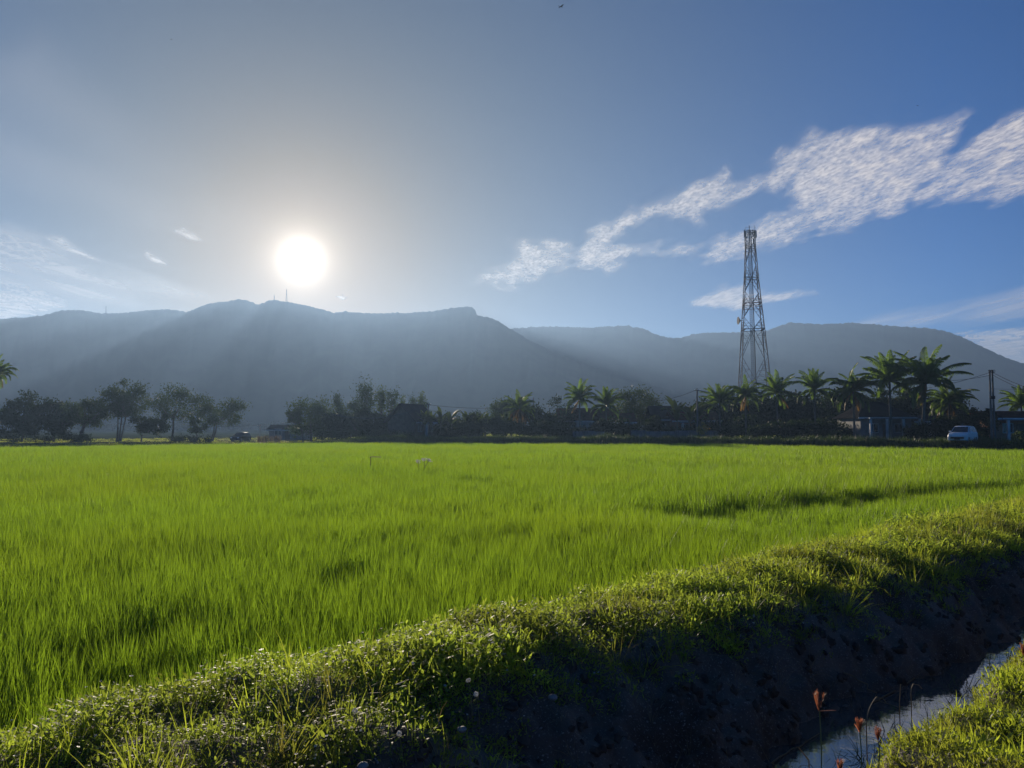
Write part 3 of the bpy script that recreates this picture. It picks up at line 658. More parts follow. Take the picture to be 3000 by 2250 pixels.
# the row under the morning sun
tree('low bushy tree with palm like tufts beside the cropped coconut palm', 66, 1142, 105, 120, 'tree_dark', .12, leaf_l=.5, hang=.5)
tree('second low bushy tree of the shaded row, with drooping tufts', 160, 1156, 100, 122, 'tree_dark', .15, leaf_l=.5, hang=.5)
tree('spreading low tree on a thick short dark trunk with a lit gap beneath', 258, 1160, 112, 121, 'tree', .3, trunk_px=241, tr=.34, leaf_l=.4)
tree('tall tree on several slanting trunks with a ragged spiky top', 370, 1106, 126, 124, 'tree', .3, trunk_px=352, trunks=3, ncl=44, leaf_l=.4)
tree('small round tree half hidden between the ragged tree and the umbrella tree', 438, 1192, 92, 121, 'tree_dark', .2, trunk_px=418, ncl=24)
tree('umbrella shaped tree with one straight trunk and a wide open crown', 518, 1122, 166, 124, 'tree', .33, trunk_px=507, ncl=50, per=70, leaf_l=.36, shell=.4)
tree('thin young tree filling the gap beside the umbrella tree', 578, 1212, 52, 123, 'tree', .3, ncl=14, leaf_l=.36)
tree('last tree of the shaded row, loose crown on slanting forked trunks', 645, 1156, 128, 126, 'tree', .3, trunk_px=622, trunks=2, ncl=38, leaf_l=.36, shell=.4)
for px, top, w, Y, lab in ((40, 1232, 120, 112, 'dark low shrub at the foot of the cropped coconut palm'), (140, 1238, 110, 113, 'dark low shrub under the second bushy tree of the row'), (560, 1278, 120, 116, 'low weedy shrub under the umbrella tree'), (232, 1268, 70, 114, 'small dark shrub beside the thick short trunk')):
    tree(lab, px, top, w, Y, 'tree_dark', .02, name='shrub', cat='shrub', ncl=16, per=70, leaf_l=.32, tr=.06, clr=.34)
# the hazy grove
tree('big dense round tree standing alone at the edge of the hazy grove', 912, 1152, 124, 124, 'tree', .05, ncl=56, per=95, leaf_l=.4)
tree('side branch tree leaning out from the big dense round tree', 866, 1192, 48, 123, 'tree', .45, trunk_px=890, ncl=12, leaf_l=.36, shell=.4)
tree('narrow pointed tree between the big round tree and the grove', 988, 1157, 34, 138, 'tree', .08, cone=.8, ncl=24, per=60, clr=.5)
tree('rounded tree of the hazy grove behind the old dark roof', 1030, 1160, 80, 138, 'tree', .1, ncl=34)
tree('tallest feathery tree in the middle of the hazy grove', 1073, 1128, 76, 139, 'tree', .1, cone=.6, ncl=46, per=70, clr=.4)
tree('narrow columnar tree just beyond the tallest feathery tree', 1118, 1147, 30, 139, 'tree_pale', .1, cone=.5, ncl=22, per=60, clr=.6)
tree('twin topped columnar tree above the sagging bright cable', 1150, 1147, 52, 139, 'tree', .1, cone=.4, ncl=30, per=60, clr=.5)
tree('thin yellowish columnar tree above the gable of the old roof', 1181, 1164, 24, 138, 'tree_pale', .1, cone=.5, ncl=18, per=50, clr=.7)
tree('slim dark cypress first beside the roof gable', 1209, 1164, 24, 137, 'tree', .1, cone=.7, ncl=18, per=50, clr=.7)
tree('slim tallest cypress next to the utility pole', 1232, 1152, 20, 137, 'tree_pale', .1, cone=.6, ncl=20, per=50, clr=.8)
tree('slim short cypress touching the utility pole', 1246, 1174, 14, 137, 'tree_pale', .1, cone=.7, ncl=14, per=40, clr=.8)
tree('small leaning tree in front of the old dark roof', 1010, 1205, 70, 121, 'tree_dark', .1, ncl=24)
tree('dim wide tree filling the grove under the bright sagging cable', 1062, 1196, 110, 119, 'tree_dark', .04, ncl=40)
tree('dim round tree between the old gabled house and the grove', 1140, 1203, 90, 119, 'tree_dark', .04, ncl=34)
tree('short dim tree beside the big dense round tree of the grove', 975, 1196, 70, 122, 'tree_dark', .05, ncl=28)
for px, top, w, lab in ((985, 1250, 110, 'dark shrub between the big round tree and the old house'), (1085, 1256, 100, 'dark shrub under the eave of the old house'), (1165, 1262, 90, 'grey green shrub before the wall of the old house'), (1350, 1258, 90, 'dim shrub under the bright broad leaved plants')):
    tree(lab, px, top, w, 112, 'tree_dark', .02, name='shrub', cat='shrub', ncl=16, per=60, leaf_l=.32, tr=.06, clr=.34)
# the village trees
tree('tree with a lumpy crown behind the orange fronded palm', 1498, 1153, 122, 134, 'tree', .2, ncl=40)
tree('dark dense round tree filling the gap between the orange palm and the tall palm', 1622, 1157, 136, 122, 'tree_dark', .03, ncl=60, per=95, leaf_l=.42)
tree('broad tree with stepped crown rising over the corrugated fence', 1866, 1124, 150, 128, 'tree', .18, trunk_px=1850, ncl=58, per=80, leaf_l=.4)
tree('low side crown trailing off from the broad stepped tree', 1925, 1180, 70, 127, 'tree_dark', .1, ncl=24)
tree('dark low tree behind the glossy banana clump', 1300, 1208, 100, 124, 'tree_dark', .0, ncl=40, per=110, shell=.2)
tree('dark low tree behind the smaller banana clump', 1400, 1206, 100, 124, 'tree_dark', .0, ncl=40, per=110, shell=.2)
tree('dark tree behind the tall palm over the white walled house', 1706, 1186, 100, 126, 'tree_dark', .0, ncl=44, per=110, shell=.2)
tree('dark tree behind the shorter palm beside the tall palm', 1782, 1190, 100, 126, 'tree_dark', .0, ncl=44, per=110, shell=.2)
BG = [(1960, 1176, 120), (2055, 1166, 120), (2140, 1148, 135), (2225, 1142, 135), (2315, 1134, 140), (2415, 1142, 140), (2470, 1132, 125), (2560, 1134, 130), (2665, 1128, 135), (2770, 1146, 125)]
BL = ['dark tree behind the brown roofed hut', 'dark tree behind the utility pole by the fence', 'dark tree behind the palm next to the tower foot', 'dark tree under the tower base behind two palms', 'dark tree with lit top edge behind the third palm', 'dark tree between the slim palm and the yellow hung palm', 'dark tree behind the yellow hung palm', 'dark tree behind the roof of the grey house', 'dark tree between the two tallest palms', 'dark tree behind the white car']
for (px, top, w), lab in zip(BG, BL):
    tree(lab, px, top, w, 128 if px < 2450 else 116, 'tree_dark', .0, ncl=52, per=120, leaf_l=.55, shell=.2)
tree('dark leafy tree at the foot of the double utility pole', 2872, 1192, 80, 92, 'tree_dark', .06, ncl=34, leaf_l=.34)
tree('dark bushy tree behind the roof of the white car', 2800, 1206, 70, 94, 'tree_dark', .05, ncl=30, leaf_l=.34)
tree('small green tree between the double pole and the red roofed house', 2950, 1196, 56, 100, 'tree', .1, ncl=24, leaf_l=.34)
for px, top, w, Y, lab, m in ((2240, 1245, 80, 104, 'dark shrub under the palms before the tower', 'tree_dark'), (2330, 1250, 70, 103, 'olive shrub below the third palm', 'tree'), (2420, 1240, 90, 103, 'dark shrub below the slim palm', 'tree_dark'), (2465, 1262, 60, 98, 'low shrub at the wall corner of the grey house', 'tree'), (2868, 1262, 40, 80, 'green shrub beside the white car', 'tree'), (2990, 1258, 46, 84, 'sunlit shrub before the orange wall', 'tree_pale'), (2135, 1240, 70, 104, 'dark shrub at the end of the corrugated fence', 'tree_dark'), (1655, 1250, 60, 112, 'dark shrub before the white walled house', 'tree_dark'), (1830, 1236, 60, 118, 'leafy shrub behind the corrugated fence', 'tree')):
    tree(lab, px, top, w, Y, m, .02, name='shrub', cat='shrub', ncl=16, per=60, leaf_l=.3, tr=.06, clr=.34)
tree('round yellow leaved shrub glowing beside the utility pole', 2056, 1231, 22, 106, 'yellow', .25, name='shrub', cat='shrub', ncl=10, per=50, leaf_l=.22, tr=.05, clr=.4)

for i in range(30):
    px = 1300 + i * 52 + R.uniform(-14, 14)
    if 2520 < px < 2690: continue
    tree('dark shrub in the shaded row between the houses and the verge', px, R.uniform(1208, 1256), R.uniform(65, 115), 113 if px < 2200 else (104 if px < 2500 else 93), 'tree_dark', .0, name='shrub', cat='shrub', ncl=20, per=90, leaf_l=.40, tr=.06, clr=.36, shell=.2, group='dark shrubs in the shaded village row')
# broad leaved plants
def broad_plant(label, px, top, w, Y, nl=14, m='tree_pale', lw=.5, ll=.5, name='banana_plant', cat='banana plant'):
    p = at(px, top, Y); z0 = gz_at(p[0], Y); H = p[2] - z0; W = w * Y / F
    o = thing(name, label, cat, (p[0], Y, z0 - .05))
    mb = MB(); ns = max(1, int(W / 1.3))
    for i in range(ns):
        bx = (i + .5) / ns * W - W / 2 + R.normal() * .15; hh = H * R.uniform(.45, .62)
        MB().tube([(bx, 0, 0), (bx + R.normal() * .1, 0, hh)], [.11, .06], 6).build('stem', M['palm_bark'], o)
        n = nl; az = R.random(n) * 6.283
        ribbons(mb, np.c_[np.full(n, bx), np.zeros(n), np.full(n, hh) * R.uniform(.6, 1, n)], az, R.uniform(.15, .8, n), R.uniform(.5, 1.6, n), H * ll * R.uniform(.7, 1.1, n), np.full(n, lw) * R.uniform(.7, 1.1, n), K=6, prof=[.15, .8, 1, 1, .9, .6, .05], twist=R.normal(size=n) * .3)
    mb.build('foliage', M[m], o); return o
broad_plant('glossy broad leaved banana clump beside the old house pole', 1282, 1180, 108, 113)
broad_plant('smaller banana clump next to the glossy banana clump', 1385, 1190, 76, 114)
broad_plant('pale leaved banana clump under the orange fronded palm', 1452, 1188, 90, 115)
broad_plant('banana plant with upright leaves beside the utility pole by the fence', 2012, 1146, 80, 112, nl=12, lw=.62, ll=.55)

# palms
def palm_meshes(seed, R0=3.0, nf=24, old=5, drop=0.0):
    global R
    keep = R; R = np.random.default_rng(seed)
    mb = MB(); ob = MB()
    for i in range(nf + old):
        is_old = i >= nf
        az = i * 2.39996 + R.normal() * .15
        fr = (i + .5) / nf
        th = (math.radians(R.uniform(115, 160)) if is_old else math.radians(8 + 68 * fr + 45 * max(fr - .55, 0) + R.normal() * 9))
        L = R0 * R.uniform(.9, 1.3) * (.8 if is_old else 1); bend = R.uniform(.9, 2.0) * (.3 if is_old else .55 + .45 * fr)
        K = 16; p = np.zeros(3); pts = [p]; az2 = R.normal() * .25
        for k in range(K):
            a = min(th + bend * (k / K) ** 1.9 + drop * (k / K), 3.0); z_ = az + az2 * (k / K) ** 2
            p = p + L / K * np.array([math.sin(a) * math.cos(z_), math.sin(a) * math.sin(z_), math.cos(a)]); pts.append(p)
        pts = np.array(pts); tgt = ob if is_old else mb
        tgt.tube(pts, np.linspace(.055, .012, K + 1) * R0 / 3, 4, cap=False)
        side = np.array([-math.sin(az), math.cos(az), 0])
        m = 46; u = np.linspace(.10, .995, m); c = np.stack([np.interp(u, np.linspace(0, 1, K + 1), pts[:, j]) for j in range(3)], -1)
        tang = np.gradient(c, axis=0); tang /= np.linalg.norm(tang, axis=1)[:, None]
        ln = .27 * R0 * np.clip(np.minimum((u - .04) / .22, 1), 0, 1) * (1.02 - u) ** .45
        for sg in (-1, 1):
            dvec = sg * side * .8 + tang * .75 + np.array([0, 0, -.28 - (.5 if is_old else 0)]) + R.normal(size=(m, 3)) * .10
            dvec /= np.linalg.norm(dvec, axis=1)[:, None]
            mid_ = c + dvec * ln[:, None] * .55; tip = c + dvec * ln[:, None] * .9; tip[:, 2] -= ln * .38
            wv = tang * (.0135 * R0)
            V = np.stack([c - wv * .6, c + wv * .6, mid_ + wv, tip, mid_ - wv], 1)
            f = np.arange(m)[:, None] * 5 + np.arange(5)[None]
            tgt.add(V, f, 0, np.repeat(R.random(m) * .4 + R.random() * .6, 5))
    a = mb.build('crown', M['palm'], link=False); b = ob.build('dead_fronds', M['palm_old'], link=False) if old else None
    R = keep
    return a.data, (b.data if old else None)
PM = [palm_meshes(11, nf=32, old=0), palm_meshes(12, nf=27, old=1, drop=.3), palm_meshes(13, nf=32, old=3, drop=.6), palm_meshes(14, nf=29, old=0, drop=.15)]
PALL = [palm_meshes(15, nf=22, old=14, drop=.3)]
def palm(label, px, cy, rad, Y, v=0, bend=0.0, pm=None, nut=True, name='coconut_palm'):
    p = at(px, cy, Y); x, z = p[0], p[2]; z0 = gz_at(x, Y); H = z - z0; s = rad * 1.08 * Y / F / 2.75
    o = thing(name, label, 'palm', (x - bend, Y, z0 - .05), 0, 'coconut palms round the village' if name == 'coconut_palm' else None)
    tm = MB(); t = np.linspace(0, 1, 9)
    tm.tube(np.c_[bend * t ** 1.6, .0 * t, H * t], np.interp(t, [0, .08, 1], [.22, .14, .10]) * max(.7, s), 8); tm.build('trunk', M['palm_bark'], o)
    a, b = (pm or PM)[v]
    for nm, me in (('crown', a), ('dead_fronds', b)):
        if me is None: continue
        c = bpy.data.objects.new(nm, me); COL.objects.link(c); c.parent = o; c.location = (bend, 0, H); c.scale = (s, s, s); c.rotation_euler = (0, 0, R.random() * 6.28)
    return o
palm('cropped coconut palm at the very edge of the picture with brown fronds', -6, 1096, 46, 104, 2)
palm('palm with hanging orange fronds before the lumpy tree', 1522, 1196, 48, 117, 0, pm=PALL, name='coconut_palm', nut=False)
palm('tall coconut palm standing over the white walled house', 1698, 1170, 50, 115, 1)
palm('shorter coconut palm beside the tall palm over the house', 1776, 1188, 46, 113, 3)
palm('coconut palm just beyond the utility pole by the fence', 2108, 1178, 50, 110, 0)
palm('coconut palm in front of the tower foot, drooping and dark', 2184, 1160, 48, 110, 2)
palm('coconut palm with bright top between the tower and the slim palm', 2276, 1152, 54, 109, 1)
palm('slim coconut palm with an even star shaped crown', 2386, 1143, 55, 107, 3)
palm('coconut palm hung with yellow old fronds before the grey house', 2500, 1146, 64, 100, 2)
palm('tall wide coconut palm above the ridge of the grey house roof', 2606, 1116, 78, 97, 0)
palm('tallest coconut palm with long arching fronds above the white car', 2712, 1122, 90, 93, 1, bend=.5)
palm('young coconut palm peeking over the red roof at the picture edge', 2992, 1186, 52, 96, 3)
palm('low coconut palm drooping between the tallest palm and the white car', 2780, 1180, 62, 95, 2)

# pale feathery reeds
o = thing('reed_clump', 'pale feathery reed clump in front of the long low shed', 'reeds', (*at(788, 1280, 116)[:2], .15))
mb = MB(); n = 240; b = np.c_[R.uniform(-1.7, 1.7, n), R.uniform(-.5, .5, n), np.zeros(n)]
ribbons(mb, b, R.random(n) * 6.28, R.uniform(.02, .3, n), R.uniform(.2, .9, n), R.uniform(.7, 1.35, n), np.full(n, .06), K=4, prof=[.5, .6, 1, 1, .2]); mb.build('foliage', M['dry'], o)

# ------------------------------------------------------------------ houses, fence, vehicles
M['wall_white'] = mat('white_wall', (.55, .55, .53), .8, .25, 1.2)
M['wall_grey'] = mat('grey_wall', (.2, .2, .2), .85, .25, 1.2)
M['wall_orange'] = mat('orange_wall', (.30, .14, .085), .85, .2, 1.2)
M['wall_wood'] = mat('wood_wall', (.11, .08, .06), .85, .3, 2)
M['roof_dark'] = mat('dark_roof', (.03, .03, .033), .9, .25, 1.5, bump=.2, spec=0.0)
M['roof_red'] = mat('red_roof', (.09, .04, .03), .9, .25, 1.5, bump=.2, spec=0.0)
M['roof_zinc'] = mat('zinc_roof', (.25, .26, .28), .6, .2, 1.0)
M['glass'] = mat('window_glass', (.02, .025, .03), .12, .1, 1, spec=.8)
M['frame'] = mat('window_frame', (.5, .5, .5), .5, .1, 3)
M['door'] = mat('door_wood', (.12, .08, .05), .6, .3, 3)
M['fascia'] = mat('fascia_board', (.6, .6, .6), .6, .15, 2)
M['fence'] = mat('fence_sheet', (.13, .145, .15), .6, .35, 1.5)
M['steel'] = mat('galvanised_steel', (.12, .12, .125), .75, .25, .4, spec=.2)
M['redsteel'] = mat('red_painted_steel', (.28, .07, .045), .6, .25, 2)
M['pole'] = mat('concrete_pole', (.13, .125, .115), .8, .25, 2)
M['dark'] = mat('dark_metal', (.03, .03, .032), .8, .2, 4, spec=.1)
M['wire'] = mat('black_cable', (.02, .02, .022), .9, .1, 4, spec=.05)
M['bright_wire'] = mat('bare_cable', (.5, .5, .5), .25, .1, 4, metal=.9)
M['white_paint'] = mat('white_car_paint', (.72, .73, .75), .38, .04, 1, spec=.4)
M['black_paint'] = mat('dark_car_paint', (.02, .022, .026), .2, .05, 1, spec=.7)
M['rubber'] = mat('tyre_rubber', (.02, .02, .02), .85, .2, 6)
M['chrome'] = mat('bright_trim', (.6, .6, .6), .2, .05, 4, metal=.9)
M['lamp'] = mat('lamp_glass', (.65, .68, .7), .1, .05, 4, spec=.9)
M['red_lamp'] = mat('red_lamp_glass', (.35, .02, .02), .15, .05, 4, spec=.9)

def house(name, label, px, Y, w, d, wall_h, ridge_h, wm, rm, rz=0.0, hip=0.0, porch=None, nwin=2, posts=None, over=.5, z=None):
    x = at(px, 1250, Y)[0]; z0 = gz_at(x, Y) if z is None else z
    o = thing(name, label, 'house', (x, Y + d / 2, z0 - .05), rz)
    wb = MB().box((0, 0, wall_h / 2), (w, d, wall_h))
    if not hip:
        for sx in (-1, 1):
            wb.prism([(sx * (w / 2 - .12), -d / 2, wall_h), (sx * (w / 2 - .12), d / 2, wall_h), (sx * (w / 2 - .12), 0, wall_h + (ridge_h - wall_h) * .94)], (-sx * .12, 0, 0))
    wb.build('wall', M[wm], o)
    hx, hy, e = w / 2 + over, d / 2 + over, wall_h - .12; rx = hx - hip
    rb = MB(); th = .1
    top = [(-hx, -hy, e), (hx, -hy, e), (hx, hy, e), (-hx, hy, e), (-rx, 0, ridge_h), (rx, 0, ridge_h)]
    v = np.array(top + [(a, b, c + th) for a, b, c in top])
    for off_ in (0, 6):
        rb.add(v, [(0 + off_, 1 + off_, 5 + off_, 4 + off_), (2 + off_, 3 + off_, 4 + off_, 5 + off_)]); 
        if hip: rb.add(v, [(1 + off_, 2 + off_, 5 + off_), (3 + off_, 0 + off_, 4 + off_)])
    ring = [0, 1, 5, 2, 3, 4] if not hip else [0, 1, 2, 3]
    rb.add(v, [(ring[i], ring[(i + 1) % len(ring)], ring[(i + 1) % len(ring)] + 6, ring[i] + 6) for i in range(len(ring))])
    rb.build('roof', M[rm], o)
    MB().box((0, -hy - .03, e + .02), (2 * hx, .04, .2)).build('fascia', M['fascia'], o)
    # windows and a door in the front wall
    slots = np.linspace(-w / 2, w / 2, nwin + 3)[1:-1]
    for i, sx in enumerate(slots):
        if i == len(slots) // 2:
            dr = MB().box((sx, -d / 2 - .03, 1.0), (.9, .06, 2.0)).build('door', M['door'], o); MB().box((sx + .35, -d / 2 - .08, 1.0), (.04, .05, .14)).build('handle', M['chrome'], dr)
        else:
            fr = MB(); ww, hh, zc = 1.2, 1.1, 1.5
            for a, b, c_, e_ in ((0, hh / 2, ww + .14, .08), (0, -hh / 2, ww + .14, .08), (-ww / 2, 0, .08, hh - .08), (ww / 2, 0, .08, hh - .08), (0, 0, .06, hh - .08)): fr.box((sx + a, -d / 2 - .04, zc + b), (c_, .08, e_))
            f = fr.build('window', M['frame'], o); MB().box((sx, -d / 2 - .01, zc), (ww, .03, hh)).build('pane', M['glass'], f)
    if porch:
        pw, pd, ph, pxo = porch
        MB().box((pxo, -d / 2 - pd / 2 - .02, ph), (pw, pd, .14)).build('porch_roof', M['roof_zinc'], o)
        k = posts or 3
        for i in range(k):
            MB().box((pxo - pw / 2 + .2 + i * (pw - .4) / (k - 1), -d / 2 - pd + .2, ph / 2), (.26, .26, ph - .14)).build('post', M['wall_white'], o)
    return o
house('house', 'grey walled house with a dark hipped roof, pale fascia and pillared porch', 2596, 100, 6.6, 7, 2.9, 4.9, 'wall_grey', 'roof_dark', 0, 2.6, porch=(6.6, 2.0, 2.75, .3), posts=4, nwin=2)
house('house', 'low annex with a flat pale roof edge beside the grey walled house', 2722, 101, 3.4, 4, 2.4, 3.1, 'wall_grey', 'roof_dark', 0, 0, porch=(3.0, 2.2, 2.2, .3), posts=2, nwin=0)
house('house', 'house with a red brown roof and an orange front wall', 2990, 92, 6.2, 6, 2.7, 3.5, 'wall_orange', 'roof_red', 0, 0, porch=(5.6, 2.0, 2.5, 0), posts=3, nwin=2)
house('house', 'white walled house under the two palms with a dull red roof', 1722, 121, 8.5, 7, 2.6, 4.6, 'wall_white', 'roof_red', 0, 0, nwin=3)
house('house', 'small dark hut with a brown roof behind the fence', 1950, 120, 3.6, 5, 2.8, 4.9, 'wall_wood', 'roof_dark', 0, 0, nwin=1)
house('house', 'orange brown house behind the fence and the banana plant', 2040, 116, 6.5, 6, 2.6, 3.9, 'wall_orange', 'roof_red', 0, 0, porch=(5.0, 1.6, 2.3, 0), nwin=2)
house('house', 'old house with a dark gabled roof before the hazy grove', 1200, 116, 6.5, 4.6, 2.4, 5.1, 'wall_wood', 'roof_dark', 1.2, 0, nwin=2, porch=(4, 1.3, 2.1, .3))
house('house', 'long low shed with a shallow grey roof in the hazy gap', 842, 140, 6.6, 5, 1.9, 2.7, 'wall_grey', 'roof_dark', 0, 0, nwin=2)
house('house', 'red roofed house partly seen below the shorter palm', 1808, 119, 5.0, 5, 2.4, 3.8, 'wall_grey', 'roof_red', 0, 0, nwin=1)

def fence(label, p0, p1, h, npanel):
    a = np.array(p0); b = np.array(p1); L = np.linalg.norm(b - a); rz = math.atan2(b[1] - a[1], b[0] - a[0]); zb = gz_at(*a)
    o = thing('fence', label, 'fence', (a[0], a[1], zb - .02), rz)
    for i in range(npanel):
        x0 = L * i / npanel + .05; x1 = L * (i + 1) / npanel - .05; n = 24; xs = np.linspace(x0, x1, n); ys = .035 * np.sin(np.arange(n) * 1.9); hh = h * R.uniform(.9, 1.05)
        v = np.r_[np.c_[xs, ys, np.full(n, .05)], np.c_[xs, ys, np.full(n, hh)]]; f = [(k, k + 1, n + k + 1, n + k) for k in range(n - 1)]
        MB().add(v, f).build('panel', M['fence'], o)
    for i in range(npanel + 1): MB().box((L * i / npanel, .10, h * .52), (.08, .08, h * 1.05)).build('post', M['pole'], o)
fence('grey corrugated sheet fence below the broad stepped tree', at(1848, 1270, 109)[:2], at(2112, 1270, 107)[:2], 1.12, 6)
fence('short fence panel run before the white walled house', at(1678, 1270, 111)[:2], at(1772, 1270, 110)[:2], 1.05, 3)

def car(label, px, Y, rz, paint):
    x = at(px, 1250, Y)[0]; z0 = gz_at(x, Y)
    o = thing('parked_car', label, 'car', (x, Y, z0), rz)
    # +x is the front; lofted from side outlines
    hw = .80
    def loft(sts, n, mi=0):
        v = []; 
        for (y, pts) in sts: v += [(a, y, c) for a, c in pts]
        k = len(sts[0][1]); f = []
        for i in range(len(sts) - 1):
            for j in range(k): f.append((i * k + j, i * k + (j + 1) % k, (i + 1) * k + (j + 1) % k, (i + 1) * k + j))
        mb = MB(); mb.add(v, f); mb.F.append((np.array([list(range(k))]), 0)); mb.F.append((np.array([list(range((len(sts) - 1) * k + k - 1, (len(sts) - 1) * k - 1, -1))]), 0)); return mb
    low = [(-1.92, .35), (-1.95, .60), (-1.88, .95), (1.0, .97), (1.45, .93), (1.78, .80), (1.92, .62), (1.9, .3), (1.45, .24), (-1.5, .24)]
    def ins(p, k, dz): return [(a * (1 - .03 * k), c if c < .5 else c - dz) for a, c in p]
    st = [(-hw, ins(low, 1.6, .05)), (-hw * .93, ins(low, .6, .01)), (-hw * .5, low), (hw * .5, low), (hw * .93, ins(low, .6, .01)), (hw, ins(low, 1.6, .05))]
    loft(st, 0).build('body', M[paint], o, smooth=False)
    cab = [(-1.86, .93), (-1.62, 1.38), (-1.2, 1.50), (.05, 1.52), (.32, 1.45), (1.05, .95)]
    def cabin(k): return [(a * (1 - .02 * k), c) for a, c in cab]
    cst = []
    for y, k, low_ in ((-1, 1, 0), (-.5, 0, 0), (.5, 0, 0), (1, 1, 0)):
        cst.append([(a * (1 - .015 * k), y * (.75 if c < 1.0 else .62 if c > 1.3 else .70), c - (.03 * k if c > 1.3 else 0)) for a, c in cab])
    k = 6; v = [p for s_ in cst for p in s_]; f = [(i * k + j, i * k + (j + 1) % k, (i + 1) * k + (j + 1) % k, (i + 1) * k + j) for i in range(3) for j in range(k)] + [list(range(5, -1, -1))]
    mb = MB(); mb.add(v, [q for q in f if len(q) == 4]); mb.F.append((np.array([list(range(5, -1, -1))]), 0)); mb.F.append((np.array([list(range(18, 24))]), 0)); mb.build('cabin', M[paint], o)
    # glass a little proud of the cabin
    MB().add([(1.045, -.66, .985), (1.045, .66, .985), (.40, .56, 1.43), (.40, -.56, 1.43)], [(0, 1, 2, 3)]).build('windscreen', M['glass'], o)
    MB().add([(-1.86, -.62, 1.0), (-1.86, .62, 1.0), (-1.665, .54, 1.36), (-1.665, -.54, 1.36)], [(3, 2, 1, 0)]).build('rear_window', M['glass'], o)
    for s_ in (-1, 1):
        for xs in ([(.85, 1.0), (.28, 1.40), (-.32, 1.43), (-.32, 1.0)], [(-.42, 1.0), (-.42, 1.43), (-1.1, 1.42), (-1.1, 1.0)], [(-1.18, 1.0), (-1.18, 1.41), (-1.5, 1.36), (-1.68, 1.02)]):
            pts = [(a, s_ * (.765 - .06 * (c - 1.0) / .42 - (.04 if c > 1.3 else 0)), c) for a, c in xs]; MB().poly(pts if s_ < 0 else pts[::-1]).build('side_window', M['glass'], o)
        MB().box((.72, s_ * .88, 1.04), (.12, .16, .12), 0).build('mirror', M[paint], o)
        MB().add([(1.905, s_ * .74, .63), (1.935, s_ * .42, .63), (1.835, s_ * .42, .77), (1.80, s_ * .74, .77)], [(0, 1, 2, 3)]).build('headlight', M['lamp'], o)
        MB().add([(-1.93, s_ * .74, .66), (-1.95, s_ * .55, .66), (-1.90, s_ * .55, .92), (-1.88, s_ * .76, .92)], [(0, 1, 2, 3)]).build('tail_light', M['red_lamp'], o)
        for xx in (-1.22, 1.22):
            th = np.linspace(0, 2 * math.pi, 21)[:-1]; w = MB()
            w.tube([(xx, s_ * .62, .30), (xx, s_ * .65, .30), (xx, s_ * .79, .30), (xx, s_ * .82, .30)], [.26, .30, .30, .26], 20); wo_ = w.build('wheel', M['rubber'], o)
            MB().tube([(xx, s_ * .815, .30), (xx, s_ * .835, .30)], [.19, .15], 12).build('rim', M['chrome'], wo_)
    MB().box((1.95, 0, .50), (.06, 1.1, .16)).build('grille', M['dark'], o)
    MB().box((1.97, 0, .40), (.03, .46, .11)).build('number_plate', M['dark'], o)
    MB().tube([(.15, 0, 1.5), (.02, 0, 1.74)], [.012, .006], 5).build('aerial', M['chrome'], o)
    return o
car('white hatchback parked nose out above the grassy verge', 2820, 75, math.radians(-134), 'white_paint').scale = (1.04, 1.04, 1.12)
car('dark car seen front on in the gap beyond the last tree of the row', 706, 123, math.radians(-100), 'black_paint')

# motorcycle by the dark tree
mx = at(1582, 1270, 113); o = thing('motorcycle', 'small pale fronted motorcycle parked below the dark round tree', 'motorcycle', (mx[0], 113, gz_at(mx[0], 113)), math.radians(205))
for xx in (-.6, .6):
    th = np.linspace(0, 2 * math.pi, 17); w = MB(); w.tube(np.c_[xx + .27 * np.cos(th), np.zeros(17), .29 + .27 * np.sin(th)], .045, 6, cap=False); wh = w.build('wheel', M['rubber'], o)
    MB().tube([(xx, -.05, .29), (xx, .05, .29)], .08, 8).build('hub', M['chrome'], wh)
MB().tube([(.6, 0, .29), (.42, 0, .75), (.36, 0, .98)], [.04, .045, .04], 6).build('fork', M['chrome'], o)
MB().tube([(-.6, 0, .3), (-.1, 0, .38), (.3, 0, .55), (.42, 0, .8)], [.06, .13, .1, .06], 8).build('body', M['black_paint'], o)
MB().tube([(-.75, 0, .74), (-.45, 0, .76), (-.05, 0, .72)], [.08, .12, .07], 8).build('seat', M['dark'], o)
MB().tube([(.3, -.33, 1.0), (.38, 0, .98), (.3, .33, 1.0)], .02, 6).build('handlebar', M['chrome'], o)
MB().tube([(.5, 0, .92), (.56, 0, .8), (.62, 0, .6)], [.06, .15, .05], 8).build('front_fairing', M['white_paint'], o)

# ------------------------------------------------------------------ poles and cables
def pole(label, px, top, Y, r, arm=True, z=None):
    p = at(px, top, Y); z0 = gz_at(p[0], Y); H = p[2] - z0
    o = thing('utility_pole', label, 'utility pole', (p[0], Y, z0 - .05))
    MB().tube([(0, 0, 0), (0, 0, H)], [r, r * .72], 10).build('shaft', M['pole'], o)
    if arm:
        MB().box((0, -r - .03, H - .3), (.9, .08, .08)).build('crossarm', M['dark'], o)
        for sx in (-.38, 0, .38): MB().tube([(sx, -r - .03, H - .26), (sx, -r - .03, H - .17), (sx, -r - .03, H - .10)], [.025, .05, .03], 7).build('insulator', M['wall_white'], o)
    return p
pole('dark utility pole rising beside the banana plant over the fence', 2042, 1137, 107, .14)
pole('utility pole beside the short cypress in the hazy grove', 1255, 1179, 118, .13)
pole('thin far pole with a crossarm in the hazy gap', 762, 1242, 150, .09)
pole('faint thinner pole behind the long low shed', 829, 1236, 190, .09)
pole('short pole just behind the orange fronded palm', 1563, 1164, 124, .10, False)
